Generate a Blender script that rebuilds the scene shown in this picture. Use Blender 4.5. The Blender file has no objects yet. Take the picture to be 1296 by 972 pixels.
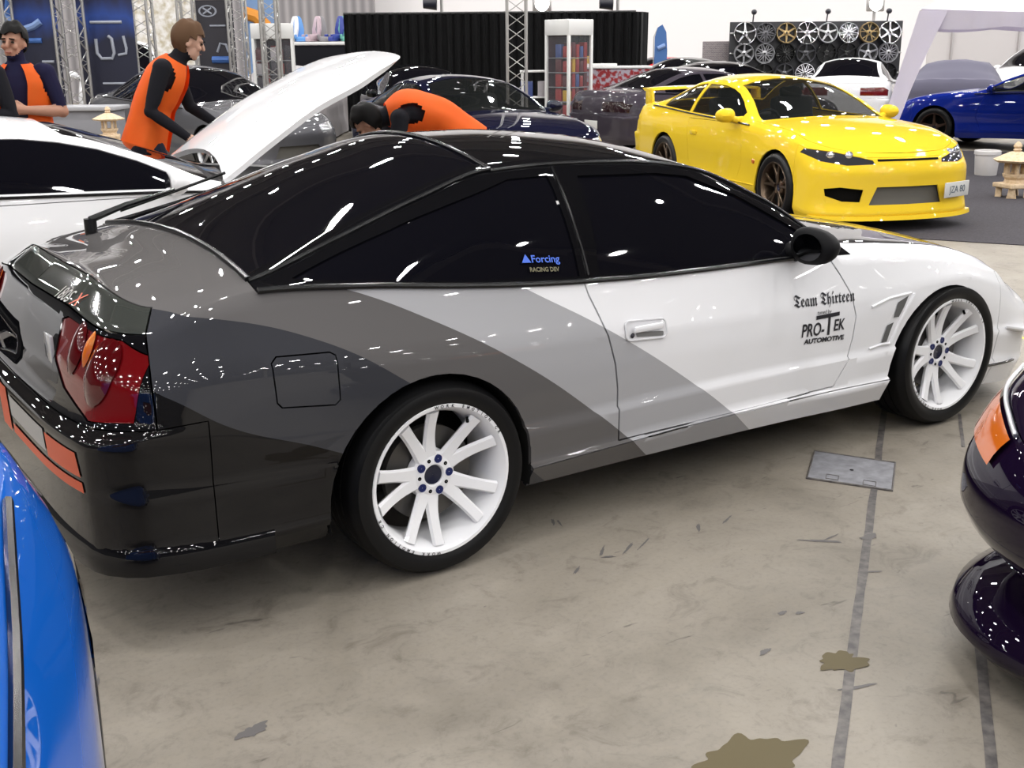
AMBIENT = .06
LAMP_POWER = 118.
import bpy, bmesh, math, random
import numpy as np
from mathutils import Vector, Matrix
from mathutils.bvhtree import BVHTree
random.seed(7)
SC = bpy.context.scene
COL = SC.collection
PI = math.pi
R = math.radians

# ------------------------------------------------------------------ camera
CAM = np.array([-1.6274, -3.5939, 1.5436]); YAW, PITCH, ROLL, FPX = .59982, .28635, -.00823, 1434.63
_f = np.array([math.sin(YAW)*math.cos(PITCH), math.cos(YAW)*math.cos(PITCH), -math.sin(PITCH)])
_r0 = np.array([math.cos(YAW), -math.sin(YAW), 0]); _u0 = np.cross(_r0, _f)
_r = math.cos(ROLL)*_r0 + math.sin(ROLL)*_u0; _u = -math.sin(ROLL)*_r0 + math.cos(ROLL)*_u0
cd = bpy.data.cameras.new('camera'); cam = bpy.data.objects.new('camera', cd); COL.objects.link(cam)
cam.matrix_world = Matrix(((_r[0], _u[0], -_f[0], CAM[0]), (_r[1], _u[1], -_f[1], CAM[1]), (_r[2], _u[2], -_f[2], CAM[2]), (0, 0, 0, 1)))
cd.sensor_width = 36; cd.lens = FPX*36/1296; cd.clip_end = 300; cd.clip_start = .05
SC.camera = cam
H2 = Vector((math.sin(YAW), math.cos(YAW), 0)); R2 = Vector((math.cos(YAW), -math.sin(YAW), 0))
def ray(px, py): return _f + _r*(px-648)/FPX - _u*(py-486)/FPX
def dep(px, py, D): return Vector(CAM + ray(px, py)*D)          # a place seen at this spot, D metres into the hall
def ground(px, py, z=0.):
    d = ray(px, py); return Vector(CAM + d*(z-CAM[2])/d[2])
FACE = -YAW                                                       # z-turn that makes local -Y look towards the viewer's side of the hall

# ------------------------------------------------------------------ materials
MATS = {}
def mat(name, col=(.5, .5, .5), rough=.5, metal=0., coat=0., emit=None, spec=.5, alpha=1., trans=0., build=None):
    if name in MATS: return MATS[name]
    m = bpy.data.materials.new(name); m.use_nodes = True
    b = m.node_tree.nodes['Principled BSDF']
    b.inputs['Base Color'].default_value = (*col, 1); b.inputs['Roughness'].default_value = rough
    b.inputs['Metallic'].default_value = metal; b.inputs['Coat Weight'].default_value = coat
    b.inputs['Coat Roughness'].default_value = .03
    b.inputs['Specular IOR Level'].default_value = spec; b.inputs['Alpha'].default_value = alpha
    b.inputs['Transmission Weight'].default_value = trans
    if emit: b.inputs['Emission Color'].default_value = (*emit[0], 1); b.inputs['Emission Strength'].default_value = emit[1]
    if build: build(m.node_tree, b)
    MATS[name] = m
    return m
def noise_col(c1, c2, scale, detail=4, lo=.35, hi=.65, bump=0., coords='Object', rough=None):
    def f(nt, b):
        tc = nt.nodes.new('ShaderNodeTexCoord'); n = nt.nodes.new('ShaderNodeTexNoise')
        n.inputs['Scale'].default_value = scale; n.inputs['Detail'].default_value = detail
        nt.links.new(tc.outputs[coords], n.inputs['Vector'])
        r = nt.nodes.new('ShaderNodeValToRGB'); r.color_ramp.elements[0].position = lo; r.color_ramp.elements[1].position = hi
        r.color_ramp.elements[0].color = (*c1, 1); r.color_ramp.elements[1].color = (*c2, 1)
        nt.links.new(n.outputs['Fac'], r.inputs[0]); nt.links.new(r.outputs[0], b.inputs['Base Color'])
        if bump:
            bp = nt.nodes.new('ShaderNodeBump'); bp.inputs['Strength'].default_value = bump; bp.inputs['Distance'].default_value = .02
            nt.links.new(n.outputs['Fac'], bp.inputs['Height']); nt.links.new(bp.outputs[0], b.inputs['Normal'])
    return f
def paint(name, col, coat=1., rough=.4, metal=0.):
    m = mat(name, col, rough, metal, coat, spec=.0); b = m.node_tree.nodes['Principled BSDF']; b.inputs['Coat IOR'].default_value = 1.40; b.inputs['Coat Roughness'].default_value = .012; return m

# ------------------------------------------------------------------ objects
def tag(o, label=None, cat=None, group=None, kind=None):
    if label: o['label'] = label
    if cat: o['category'] = cat
    if group: o['group'] = group
    if kind: o['kind'] = kind
    return o
def empty(name, loc=(0, 0, 0), rz=0., label=None, cat=None, group=None):
    o = bpy.data.objects.new(name, None); COL.objects.link(o); o.location = loc; o.rotation_euler = (0, 0, rz)
    o.empty_display_size = .1
    return tag(o, label, cat, group)
def link(name, me, m=None, parent=None):
    o = bpy.data.objects.new(name, me); COL.objects.link(o)
    if m is not None:
        for k in (m if isinstance(m, (list, tuple)) else [m]): me.materials.append(k)
    if parent is not None: o.parent = parent
    return o
def obj(name, bm, m, parent=None, smooth=True, angle=40, recalc=True):
    if recalc: bmesh.ops.recalc_face_normals(bm, faces=bm.faces[:])
    for f in bm.faces: f.smooth = smooth
    if smooth:
        a = R(angle)
        for e in bm.edges:
            if len(e.link_faces) == 2 and e.calc_face_angle(0) > a: e.smooth = False
    me = bpy.data.meshes.new(name); bm.to_mesh(me); bm.free()
    return link(name, me, m, parent)
def copy_tree(o, parent=None):
    c = o.copy(); COL.objects.link(c)
    if parent is not None: c.parent = parent
    for ch in list(o.children): copy_tree(ch, c)
    return c
def BM(): return bmesh.new()
def V(*a): return Vector(a)
def box(bm, c, s, bev=0., rot=None, seg=2):
    r = bmesh.ops.create_cube(bm, size=1.)
    vs = r['verts']
    bmesh.ops.scale(bm, vec=s, verts=vs)
    if bev > 0:
        es = list({e for v in vs for e in v.link_edges})
        q = bmesh.ops.bevel(bm, geom=es, offset=min(bev, min(s)*.49), segments=seg, profile=.5, affect='EDGES')
        vs = list({v for f in q['faces'] for v in f.verts} | {v for v in vs if v.is_valid})
    if rot is not None: bmesh.ops.transform(bm, matrix=rot if isinstance(rot, Matrix) and len(rot) == 4 else Matrix(rot).to_4x4(), verts=vs)
    bmesh.ops.translate(bm, vec=c, verts=vs)
    return vs
def RX(a): return Matrix.Rotation(a, 4, 'X')
def RY(a): return Matrix.Rotation(a, 4, 'Y')
def RZ(a): return Matrix.Rotation(a, 4, 'Z')
def tube(bm, pts, r, n=8, closed=False, cap=True):
    pts = [Vector(p) for p in pts]; rs = r if isinstance(r, (list, tuple)) else [r]*len(pts)
    rings = []; N = len(pts); prev = None
    for i, p in enumerate(pts):
        a = pts[(i-1) % N] if (closed or i > 0) else p; b = pts[(i+1) % N] if (closed or i < N-1) else p
        t = (b-a).normalized()
        if prev is None:
            u = t.orthogonal().normalized()
        else:
            u = (prev - t*prev.dot(t))
            u = u.normalized() if u.length > 1e-6 else t.orthogonal().normalized()
        prev = u; w = t.cross(u)
        rings.append([bm.verts.new(p + (u*math.cos(2*PI*k/n) + w*math.sin(2*PI*k/n))*rs[i]) for k in range(n)])
    for i in range(N if closed else N-1):
        A, B = rings[i], rings[(i+1) % N]
        for k in range(n): bm.faces.new((A[k], A[(k+1) % n], B[(k+1) % n], B[k]))
    if cap and not closed:
        bm.faces.new(rings[0][::-1]); bm.faces.new(rings[-1])
def lathe(bm, prof, n=48, axis='Y', c=(0, 0, 0), cap=False):
    """prof: (radius, along-axis) pairs"""
    rings = []
    for r, h in prof:
        ring = []
        for k in range(n):
            a = 2*PI*k/n; x, z = r*math.cos(a), r*math.sin(a)
            p = (x, h, z) if axis == 'Y' else ((x, z, h) if axis == 'Z' else (h, x, z))
            ring.append(bm.verts.new((p[0]+c[0], p[1]+c[1], p[2]+c[2])))
        rings.append(ring)
    for A, B in zip(rings, rings[1:]):
        for k in range(n): bm.faces.new((A[k], A[(k+1) % n], B[(k+1) % n], B[k]))
    if cap:
        bm.faces.new(rings[0][::-1]); bm.faces.new(rings[-1])
def prism(bm, poly, d, frame=None, bev=0.):
    """poly: 2D outline in (x, z), extruded along +y by d; frame: Matrix"""
    a = [bm.verts.new((x, 0, z)) for x, z in poly]; b = [bm.verts.new((x, d, z)) for x, z in poly]
    n = len(poly); fs = [bm.faces.new(a[::-1]), bm.faces.new(b)]
    for i in range(n): fs.append(bm.faces.new((a[i], a[(i+1) % n], b[(i+1) % n], b[i])))
    vs = a+b
    if bev:
        es = list({e for v in vs for e in v.link_edges})
        q = bmesh.ops.bevel(bm, geom=es, offset=bev, segments=2, profile=.5, affect='EDGES')
        vs = list({v for f in q['faces'] for v in f.verts} | {v for v in vs if v.is_valid})
    if frame is not None: bmesh.ops.transform(bm, matrix=frame, verts=vs)
    return vs
def text_mesh(s, size=1., ext=.0, align='CENTER', shear=0., bold=0.):
    c = bpy.data.curves.new('lettering', 'FONT'); c.body = s; c.size = size; c.extrude = ext; c.align_x = align; c.align_y = 'CENTER'
    c.shear = shear; c.offset = bold; c.resolution_u = 3
    o = bpy.data.objects.new('lettering', c); COL.objects.link(o)
    bpy.context.view_layer.update()
    me = bpy.data.meshes.new_from_object(o.evaluated_get(bpy.context.evaluated_depsgraph_get()))
    bpy.data.objects.remove(o); bpy.data.curves.remove(c)
    return me

# ------------------------------------------------------------------ splines for car bodies
def slopes(t, y):
    t = np.asarray(t, float); y = np.asarray(y, float); h = np.diff(t); d = np.diff(y)/h; m = np.zeros_like(y)
    m[0], m[-1] = d[0], d[-1]
    for i in range(1, len(y)-1):
        if d[i-1]*d[i] <= 0: m[i] = 0
        else:
            w1 = 2*h[i]+h[i-1]; w2 = h[i]+2*h[i-1]; m[i] = (w1+w2)/(w1/d[i-1]+w2/d[i])
    return m
def herm(t, y, m, q):
    t = np.asarray(t, float); i = np.clip(np.searchsorted(t, q, side='right')-1, 0, len(t)-2)
    h = t[i+1]-t[i]; s = (q-t[i])/h
    return ((2*s**3-3*s**2+1)*y[i] + (s**3-2*s**2+s)*h*m[i] + (-2*s**3+3*s**2)*y[i+1] + (s**3-s**2)*h*m[i+1])
def spl(t, y, q):
    y = np.asarray(y, float); return herm(t, y, slopes(t, y), np.asarray(q, float))

def carve(bm, faces, poly, ax):
    """cut the faces along the sides of a convex outline seen along one axis; returns the faces inside it"""
    i, j = {'xz': (0, 2), 'xy': (0, 1), 'yz': (1, 2)}[ax]
    cx = sum(p[0] for p in poly)/len(poly); cy = sum(p[1] for p in poly)/len(poly)
    lo = (min(p[0] for p in poly), min(p[1] for p in poly)); hi = (max(p[0] for p in poly), max(p[1] for p in poly))
    cur = []
    for f in faces:
        if not f.is_valid: continue
        xs = [v.co[i] for v in f.verts]; ys = [v.co[j] for v in f.verts]
        if max(xs) < lo[0] or min(xs) > hi[0] or max(ys) < lo[1] or min(ys) > hi[1]: continue
        cur.append(f)
    n = len(poly)
    for k in range(n):
        if not cur: return []
        p, q = poly[k], poly[(k+1) % n]
        nx, ny = q[1]-p[1], -(q[0]-p[0])
        l = math.hypot(nx, ny)
        if l < 1e-9: continue
        nx /= l; ny /= l
        if (cx-p[0])*nx + (cy-p[1])*ny > 0: nx, ny = -nx, -ny
        no = [0, 0, 0]; no[i] = nx; no[j] = ny; co = [0, 0, 0]; co[i] = p[0]; co[j] = p[1]
        geom = list(set(cur) | {e for f in cur for e in f.edges} | {v for f in cur for v in f.verts})
        r = bmesh.ops.bisect_plane(bm, geom=geom, dist=1e-5, plane_co=co, plane_no=no)
        fs = {g for g in r['geom'] if isinstance(g, bmesh.types.BMFace)} | {f for f in cur if f.is_valid}
        cur = []
        for f in fs:
            c = f.calc_center_median()
            if (c[i]-p[0])*nx + (c[j]-p[1])*ny <= 1e-6: cur.append(f)
    return cur
def levels(l):
    """(height, near, far) rows -> convex slabs"""
    return [[(a[1], a[0]), (a[2], a[0]), (b[2], b[0]), (b[1], b[0])] for a, b in zip(l, l[1:])]
def mirror(poly, ax): return [(-p[0], p[1]) for p in poly] if ax == 'yz' else ([(p[0], -p[1]) for p in poly] if ax == 'xy' else poly)

class Body:
    """a car's skin: long feature lines running nose -> flank -> tail, skinned into one net, then cut into panels"""
    def __init__(s, L, C, creases, sub=6, vsub=4, tsub=6, bandmap=None, crown=2.0, bulge=.055):
        s.bm = bmesh.new(); bm = s.bm
        s.part = bm.faces.layers.int.new('part'); s.band = bm.faces.layers.int.new('band'); s.seg = bm.faces.layers.int.new('seg'); s.row = bm.faces.layers.int.new('row')
        s.names = ['body']; L = np.array(L, float); C = np.array(C, float); nl, ns, _ = L.shape
        ref = L[min(5, nl-3)]; t = np.concatenate([[0], np.cumsum(np.linalg.norm(np.diff(ref, axis=0), axis=1))])
        q = []; segs = []
        for i in range(ns-1):
            for k in range(sub): q.append(t[i]+(t[i+1]-t[i])*k/sub); segs.append(i)
        q.append(t[-1]); q = np.array(q); nq = len(q)
        P = np.stack([np.stack([spl(t, L[k, :, c], q) for c in range(3)], -1) for k in range(nl)])   # nl, nq, 3
        Cc = np.stack([spl(t, C[:, c], q) for c in range(3)], -1)
        rows = []; bands = []
        brk = sorted(set([0, nl-1]) | set(creases))
        for a, b in zip(brk, brk[1:]):
            for k in range(a, b):
                vs_ = 1 if (bandmap and k in (1, 3)) else vsub
                for m in range(vs_): rows.append((a, b, k, m/vs_)); bands.append(k)
        rows.append((brk[-2], nl-1, nl-1, 0.))
        grid = np.zeros((len(rows), nq, 3))
        for j in range(nq):
            Q = P[:, j]
            d = np.maximum(np.linalg.norm(np.diff(Q, axis=0), axis=1), 1e-4); tv = np.concatenate([[0], np.cumsum(d)])
            cache = {}
            for i, (a, b, k, fr) in enumerate(rows):
                if (a, b) not in cache: cache[(a, b)] = [slopes(tv[a:b+1], Q[a:b+1, c]) if b-a > 1 else None for c in range(3)]
                if k == nl-1: grid[i, j] = Q[-1]; continue
                tt = tv[k]+(tv[k+1]-tv[k])*fr
                for c in range(3):
                    m = cache[(a, b)][c]
                    grid[i, j, c] = Q[k, c]+(Q[k+1, c]-Q[k, c])*fr if m is None else herm(tv[a:b+1], Q[a:b+1, c], m, np.array([tt]))[0]
                if k == nl-2 and Q[-1, 2] > Q[-2, 2]+.06:                       # side glass bows outwards a little
                    ch = Q[k+1]-Q[k]; ln_ = math.hypot(ch[1], ch[2]); bo = bulge*4*fr*(1-fr)*min(1., (ch[2]-.06)/.12)
                    grid[i, j, 1] += ch[2]*bo; grid[i, j, 2] += -ch[1]*bo
        fr = [.0]+[.09]+list(np.linspace(.09, 1, tsub+1)[1:])
        s.P = P; s.t = t; s.q = q
        for sg in (-1, 1):
            vv = [[bm.verts.new((p[0], sg*p[1], p[2])) for p in row] for row in grid]
            for i in range(len(rows)-1):
                for j in range(nq-1):
                    vs = [vv[i][j], vv[i][j+1], vv[i+1][j+1], vv[i+1][j]]
                    if sg > 0: vs = vs[::-1]
                    try: f = bm.faces.new(vs[::-1])
                    except ValueError: continue
                    f[s.band] = bandmap[bands[i]] if bandmap else bands[i]; f[s.seg] = segs[j]; f[s.row] = -1
            tv = [vv[-1]]
            for u in fr[1:]:
                row = []
                for j in range(nq):
                    e = grid[-1, j]; c = Cc[j]; w = e[1]*(1-u); k = (1-u)**crown
                    row.append(bm.verts.new((c[0]+(e[0]-c[0])*k, sg*w, c[2]+(e[2]-c[2])*k)))
                tv.append(row)
            for i in range(len(fr)-1):
                for j in range(nq-1):
                    vs = [tv[i][j], tv[i][j+1], tv[i+1][j+1], tv[i+1][j]]
                    if sg > 0: vs = vs[::-1]
                    f = bm.faces.new(vs[::-1]); f[s.band] = 99; f[s.seg] = segs[j]; f[s.row] = i
        bmesh.ops.remove_doubles(bm, verts=bm.verts[:], dist=2e-4)
        bmesh.ops.dissolve_degenerate(bm, dist=1e-5, edges=bm.edges[:])
        bm.normal_update()
    def pid(s, n):
        if n not in s.names: s.names.append(n)
        return s.names.index(n)
    def sel(s, fn): return [f for f in s.bm.faces if fn(f)]
    def assign(s, faces, name):
        k = s.pid(name)
        for f in faces: f[s.part] = k
    def cut(s, name, polys, ax='xz', where=None, sides=(-1, 1), delete=False):
        for sg in sides:
            for poly in polys:
                p = poly if sg < 0 or ax == 'xz' else mirror(poly, ax)
                if ax == 'xz': base = [f for f in s.bm.faces if f.calc_center_median().y*sg > 0 and (where is None or where(f))]
                else: base = [f for f in s.bm.faces if where is None or where(f)]
                fs = carve(s.bm, base, p, ax)
                if delete: bmesh.ops.delete(s.bm, geom=[f for f in fs if f.is_valid], context='FACES')
                else: s.assign(fs, name if isinstance(name, str) else name[0 if sg < 0 else 1])
    def freeze(s):
        s.bm.normal_update(); s.bm.faces.ensure_lookup_table()
        s.bvh = BVHTree.FromBMesh(s.bm)
    def hit(s, o, d):
        r = s.bvh.ray_cast(Vector(o), Vector(d).normalized()); return (r[0], r[1])
    def side(s, x, z, sg=-1, off=0.):
        p, n = s.hit((x, sg*3, z), (0, -sg, 0))
        if p is None: return V(x, sg*.8, z), V(0, sg, 0)
        if n.y*sg < 0: n = -n
        return p+n*off, n
    def extract(s, name, m, parent, keys=None, inset=0., gap=.0025, depth=.014, oname=None, comp=None):
        """build one panel as its own mesh with a folded-in edge, keeping the whole skin's shading"""
        ids = {s.names.index(k) for k in (keys or [name]) if k in s.names}
        fs = [f for f in s.bm.faces if f[s.part] in ids and (comp is None or comp(f))]
        if not fs: return None
        vid = {}; co = []; no = []
        fset = set(fs)
        bnd = {}
        for f in fs:
            for e in f.edges:
                if sum(1 for g in e.link_faces if g in fset) == 1:
                    d = None
                    mid = (e.verts[0].co+e.verts[1].co)/2; ed = (e.verts[1].co-e.verts[0].co)
                    inw = f.normal.cross(ed)
                    if inw.length > 1e-9:
                        inw.normalize()
                        if inw.dot(f.calc_center_median()-mid) < 0: inw = -inw
                        for v in e.verts: bnd.setdefault(v, []).append(inw)
        for f in fs:
            for v in f.verts:
                if v not in vid:
                    vid[v] = len(co); p = v.co - v.normal*inset
                    if v in bnd and gap:
                        a = sum(bnd[v], Vector())
                        if a.length > 1e-6: p = p + a.normalized()*gap
                    co.append(p); no.append(v.normal.copy())
        polys = [[vid[v] for v in f.verts] for f in fs]; pn = [[no[i] for i in p] for p in polys]
        if depth:
            deep = {}
            for f in fs:
                vs = f.verts; n = len(vs)
                for k in range(n):
                    a, b = vs[k], vs[(k+1) % n]
                    e = s.bm.edges.get((a, b))
                    if e is None or sum(1 for g in e.link_faces if g in fset) != 1: continue
                    for v in (a, b):
                        if v not in deep: deep[v] = len(co); co.append(co[vid[v]]-v.normal*depth)
                    q = [vid[b], vid[a], deep[a], deep[b]]
                    nn = (co[q[1]]-co[q[0]]).cross(co[q[2]]-co[q[0]])
                    nn = nn.normalized() if nn.length > 1e-9 else Vector((0, 0, 1))
                    polys.append(q); pn.append([nn]*4)
        me = bpy.data.meshes.new(oname or name); me.from_pydata([tuple(c) for c in co], [], polys)
        for p in me.polygons: p.use_smooth = True
        ln = []
        for p in pn: ln += [tuple(x) for x in p]
        if len(ln) == len(me.loops): me.normals_split_custom_set(ln)
        me.update()
        return link(oname or name, me, m, parent)
def seam(bm, body, pts, r=.004, sg=-1, n=6, off=0.0):
    """thin cord that follows the flank through (x, z) points"""
    out = []
    for (a, b) in zip(pts, pts[1:]):
        k = max(2, int(math.hypot(b[0]-a[0], b[1]-a[1])/.03))
        for i in range(k): out.append((a[0]+(b[0]-a[0])*i/k, a[1]+(b[1]-a[1])*i/k))
    out.append(pts[-1])
    tube(bm, [body.side(x, z, sg, off)[0] for x, z in out], r, n)
def decal_side(body, me, m, parent, x, z, sg=-1, name='lettering', scale=(1, 1), rot=0., off=.0025):
    """lay flat lettering on to the flank; reads left to right seen from outside"""
    ca, sa = math.cos(rot), math.sin(rot)
    for v in me.vertices:
        a, b = v.co.x*scale[0], v.co.y*scale[1]
        a, b = a*ca-b*sa, a*sa+b*ca
        p, n = body.side(x + a*(-sg), z + b, sg, off)
        v.co = p
    return link(name, me, m, parent)
# ------------------------------------------------------------------ common materials
RUBBER = mat('tyre_rubber', (.006, .006, .0065), .38, spec=.22)
GLOSSBLACK = paint('gloss_black', (.004, .004, .005), 1., .5)
TRIM = mat('black_trim', (.006, .006, .007), .22, spec=.3)
DARK = mat('cavity_black', (.004, .004, .004), .9, spec=.1)
UNDER = mat('underbody', (.01, .01, .01), .8, spec=.2)
CHROME = mat('chrome', (.75, .75, .78), .12, 1.)
STEEL = mat('brushed_steel', (.45, .45, .47), .35, 1.)
WHITEPAINT = paint('white_paint', (.74, .74, .76), 1., .35)
WHEELWHITE = paint('white_wheel_paint', (.78, .78, .80), .6, .3)
TINT = mat('tinted_glass', (.003, .003, .005), .015, spec=.38)
INKBLACK = mat('black_vinyl', (.015, .015, .02), .35)
BLUEINK = mat('blue_vinyl', (.02, .10, .55), .35)
OLIVEINK = mat('dull_gold_vinyl', (.10, .09, .04), .5)
ORANGEINK = mat('orange_vinyl', (.5, .06, .012), .4)
SILVERINK = mat('silver_vinyl', (.32, .31, .30), .5)
NUT = mat('blue_anodised', (.02, .03, .14), .3, .5)

# ------------------------------------------------------------------ wheels
def spoke(bm, ang0, ang1, r0, r1, y0, y1, w0, wm, w1, th=.022, n=9, back=.6):
    secs = []
    for i in range(n+1):
        t = i/n; r = r0+(r1-r0)*t; a = ang0+(ang1-ang0)*t
        y = y0+(y1-y0)*(t**1.6)
        w = (w0*(1-t)**2+2*wm*t*(1-t)+w1*t*t)
        er = Vector((math.cos(a), 0, math.sin(a))); et = Vector((-math.sin(a), 0, math.cos(a)))
        c = er*r
        pts = [c+et*(-w*.5)+V(0, y+th*.35, 0), c+et*(-w*.34)+V(0, y, 0), c+et*(w*.34)+V(0, y, 0), c+et*(w*.5)+V(0, y+th*.35, 0),
               c+et*(w*.5)*back+V(0, y+th, 0), c-et*(w*.5)*back+V(0, y+th, 0)]
        secs.append([bm.verts.new(p) for p in pts])
    m = 6
    for A, B in zip(secs, secs[1:]):
        for k in range(m): bm.faces.new((A[k], A[(k+1) % m], B[(k+1) % m], B[k]))
    bm.faces.new(secs[0][::-1]); bm.faces.new(secs[-1])
def tyre_mesh(Rt, rr, W, n=64):
    bm = BM(); b = W
    prof = [(rr-.012, .004), (rr+.004, -.002), (rr+(Rt-rr)*.25, -.010), (rr+(Rt-rr)*.5, -.013), (rr+(Rt-rr)*.75, -.008), (Rt-.012, .006), (Rt-.003, .018), (Rt, .032),
            (Rt, b*.30), (Rt-.006, b*.305), (Rt-.006, b*.325), (Rt, b*.33), (Rt, b*.5), (Rt-.006, b*.505), (Rt-.006, b*.525), (Rt, b*.53), (Rt, b*.70), (Rt-.006, b*.705), (Rt-.006, b*.725), (Rt, b*.73),
            (Rt, b-.032), (Rt-.012, b-.008), (rr+(Rt-rr)*.5, b+.012), (rr, b)]
    lathe(bm, prof, n)
    return bm
def make_wheel(parent, loc, sg, Rt=.304, rr=.24, W=.225, style='vpair', m=None, tm=None, steer=0., n=64, nuts=True, text=None, label=None, spin=0.):
    m = m or WHEELWHITE
    bm = BM(); k = rr/.24
    lathe(bm, [(.232*k, .012), (.238*k, .002), (.240*k, -.001), (.237*k, -.005), (.228*k, -.004), (.222*k, .004), (.216*k, .016), (.207*k, .040), (.202*k, .09), (.205*k, W*.75), (.225*k, W-.01), (.236*k, W)], n)
    hubr = .074*k; yh = .052
    if style == 'vpair':
        for i in range(5):
            a = R(109+72*i)+spin
            for s_ in (-1, 1): spoke(bm, a+s_*R(11), a+s_*R(14.5), .055*k, .213*k, yh, .008, .056, .033, .043, th=.026)
    elif style == 'five':
        for i in range(5):
            a = R(90+72*i)+spin; spoke(bm, a, a, .05*k, .213*k, yh*.6, .012, .062, .04, .036, n=6)
    elif style == 'six':
        for i in range(6):
            a = R(90+60*i)+spin; spoke(bm, a, a, .05*k, .213*k, yh*.5, .012, .045, .04, .05, n=6)
    elif style == 'split':
        for i in range(5):
            a = R(90+72*i)+spin
            for s_ in (-1, 1): spoke(bm, a+s_*R(3), a+s_*R(14), .05*k, .213*k, yh*.6, .012, .03, .022, .026, n=6)
    elif style == 'mesh':
        for i in range(10):
            a = R(36*i)+spin
            for s_ in (-1, 1): spoke(bm, a, a+s_*R(15), .05*k, .213*k, yh*.4, .012, .018, .014, .016, n=5)
    lathe(bm, [(.030*k, yh+.012), (.032*k, yh+.001), (.036*k, yh-.003), (hubr-.014, yh-.002), (hubr, yh+.006), (hubr+.006, yh+.03), (.03*k, yh+.03)], max(20, n//2))
    w = obj('wheel', bm, m, parent, angle=35); w.location = loc; w.rotation_euler = (0, 0, (0 if sg < 0 else PI)+steer)
    if label: w['label'] = label
    obj('tyre', tyre_mesh(Rt, rr*.975, W, n), tm or RUBBER, w, angle=50)
    bm = BM(); lathe(bm, [(.001, yh+.006), (.02*k, yh+.004), (.029*k, yh+.002), (.030*k, yh+.01)], 24); obj('centre_cap', bm, mat('cap_black', (.01, .012, .03), .25), w)
    if nuts:
        for i in range(5):
            a = R(109+36+72*i)+spin; bm = BM(); c = (.053*k*math.cos(a), 0, .053*k*math.sin(a))
            lathe(bm, [(.0125, yh-.0035), (.0135, yh-.004), (.0135, yh+.012)], 12, c=c); lathe(bm, [(.001, yh-.0025), (.0124, yh-.0035)], 12, c=c)
            obj('lug_nut', bm, NUT, w)
        for i in range(5):
            a = R(109+72*i)+spin; bm = BM(); c = (.051*k*math.cos(a), 0, .051*k*math.sin(a)); lathe(bm, [(.001, yh-.0036), (.0062, yh-.0034), (.0068, yh+.004)], 10, c=c); obj('hub_hole', bm, DARK, w)
        bm = BM(); lathe(bm, [(.001, .085), (.150*k, .085), (.150*k, .110), (.001, .110)], 40); obj('brake_disc', bm, mat('brake_disc', (.12, .115, .11), .4, .8), w)
        a = R(57)+spin; bm = BM(); tube(bm, [(math.cos(a)*.203*k, .03, math.sin(a)*.203*k), (math.cos(a)*.19*k, .018, math.sin(a)*.19*k)], .005, 8); obj('valve_stem', bm, DARK, w)
    else:
        bm = BM(); lathe(bm, [(.001, .10), (.19*k, .10)], 24); obj('wheel_back', bm, DARK, w)
    if text:
        for a0 in text[1]:
            st = text[0]; step = R(4.6); i0 = 0
            for word in st.split(' '):
                bm = BM()
                for n_, ch in enumerate(word):
                    i = i0+n_; me = text_mesh(ch, .0135, bold=.0004); a = R(a0) - step*(i-(len(st)-1)/2)
                    q = BM(); q.from_mesh(me); bpy.data.meshes.remove(me)
                    M = Matrix.Rotation(-(a-PI/2), 4, 'Y') @ Matrix.Translation((0, -.0062, .2325*k)) @ RX(PI/2)
                    bmesh.ops.transform(q, matrix=M, verts=q.verts[:]); t_ = bpy.data.meshes.new('t'); q.to_mesh(t_); q.free(); bm.from_mesh(t_); bpy.data.meshes.remove(t_)
                i0 += len(word)+1
                obj('rim_lettering', bm, INKBLACK, w, smooth=False, recalc=False)
    return w
def liner(parent, cx, cz, r, sg, y0=.83, y1=.50, a0=-35, a1=215):
    bm = BM(); rows = []
    for i in range(29):
        a = R(a0+(a1-a0)*i/28)
        rows.append([bm.verts.new((cx+r*math.cos(a), sg*y, cz+r*math.sin(a))) for y in (y0, y1)])
    c = bm.verts.new((cx, sg*y1, cz))
    for A, B in zip(rows, rows[1:]):
        bm.faces.new((A[0], B[0], B[1], A[1])); bm.faces.new((A[1], B[1], c))
    return obj('wheel_arch_liner', bm, UNDER, parent)
def arch_poly(cx, cz, r, zlow=-.2, n=22, lean=0.):
    p = [(cx+r*math.cos(R(180*i/n)), cz+r*math.sin(R(180*i/n))) for i in range(n+1)]
    return p+[(cx-r-lean, zlow), (cx+r+lean, zlow)]
def mirror_part(parent, loc, sg, m, glass=True, s=1., gm=None):
    """door mirror: rounded housing on a foot, glass looking backwards"""
    bm = BM(); bmesh.ops.create_uvsphere(bm, u_segments=20, v_segments=12, radius=1.)
    for v in bm.verts:
        x, y, z = v.co
        x = math.copysign(abs(x)**.8, x); y = math.copysign(abs(y)**.8, y); z = math.copysign(abs(z)**.85, z); sx = .085 if x > 0 else .035
        v.co = Vector((x*sx*s*(1-.25*abs(z)), y*.105*s, z*.072*s*(1-.12*y*sg)))
    bmesh.ops.translate(bm, vec=loc, verts=bm.verts[:])
    o = obj('wing_mirror', bm, m, parent)
    bm = BM(); tube(bm, [(loc[0]+.03, loc[1]-sg*.07*s, loc[2]-.03*s), (loc[0]+.04, loc[1]-sg*.12*s, loc[2]-.045*s), (loc[0]+.05, loc[1]-sg*.17*s, loc[2]-.05*s)], [.03*s, .035*s, .045*s], 10); obj('mirror_foot', bm, m, o)
    if glass:
        bm = BM(); lathe(bm, [(.001, -.0365*s), (.07*s, -.034*s)], 20, axis='X', c=loc)
        for v in bm.verts: v.co.z = loc[2]+(v.co.z-loc[2])*.75
        obj('mirror_glass', bm, gm or CHROME, o)
    return o
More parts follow.
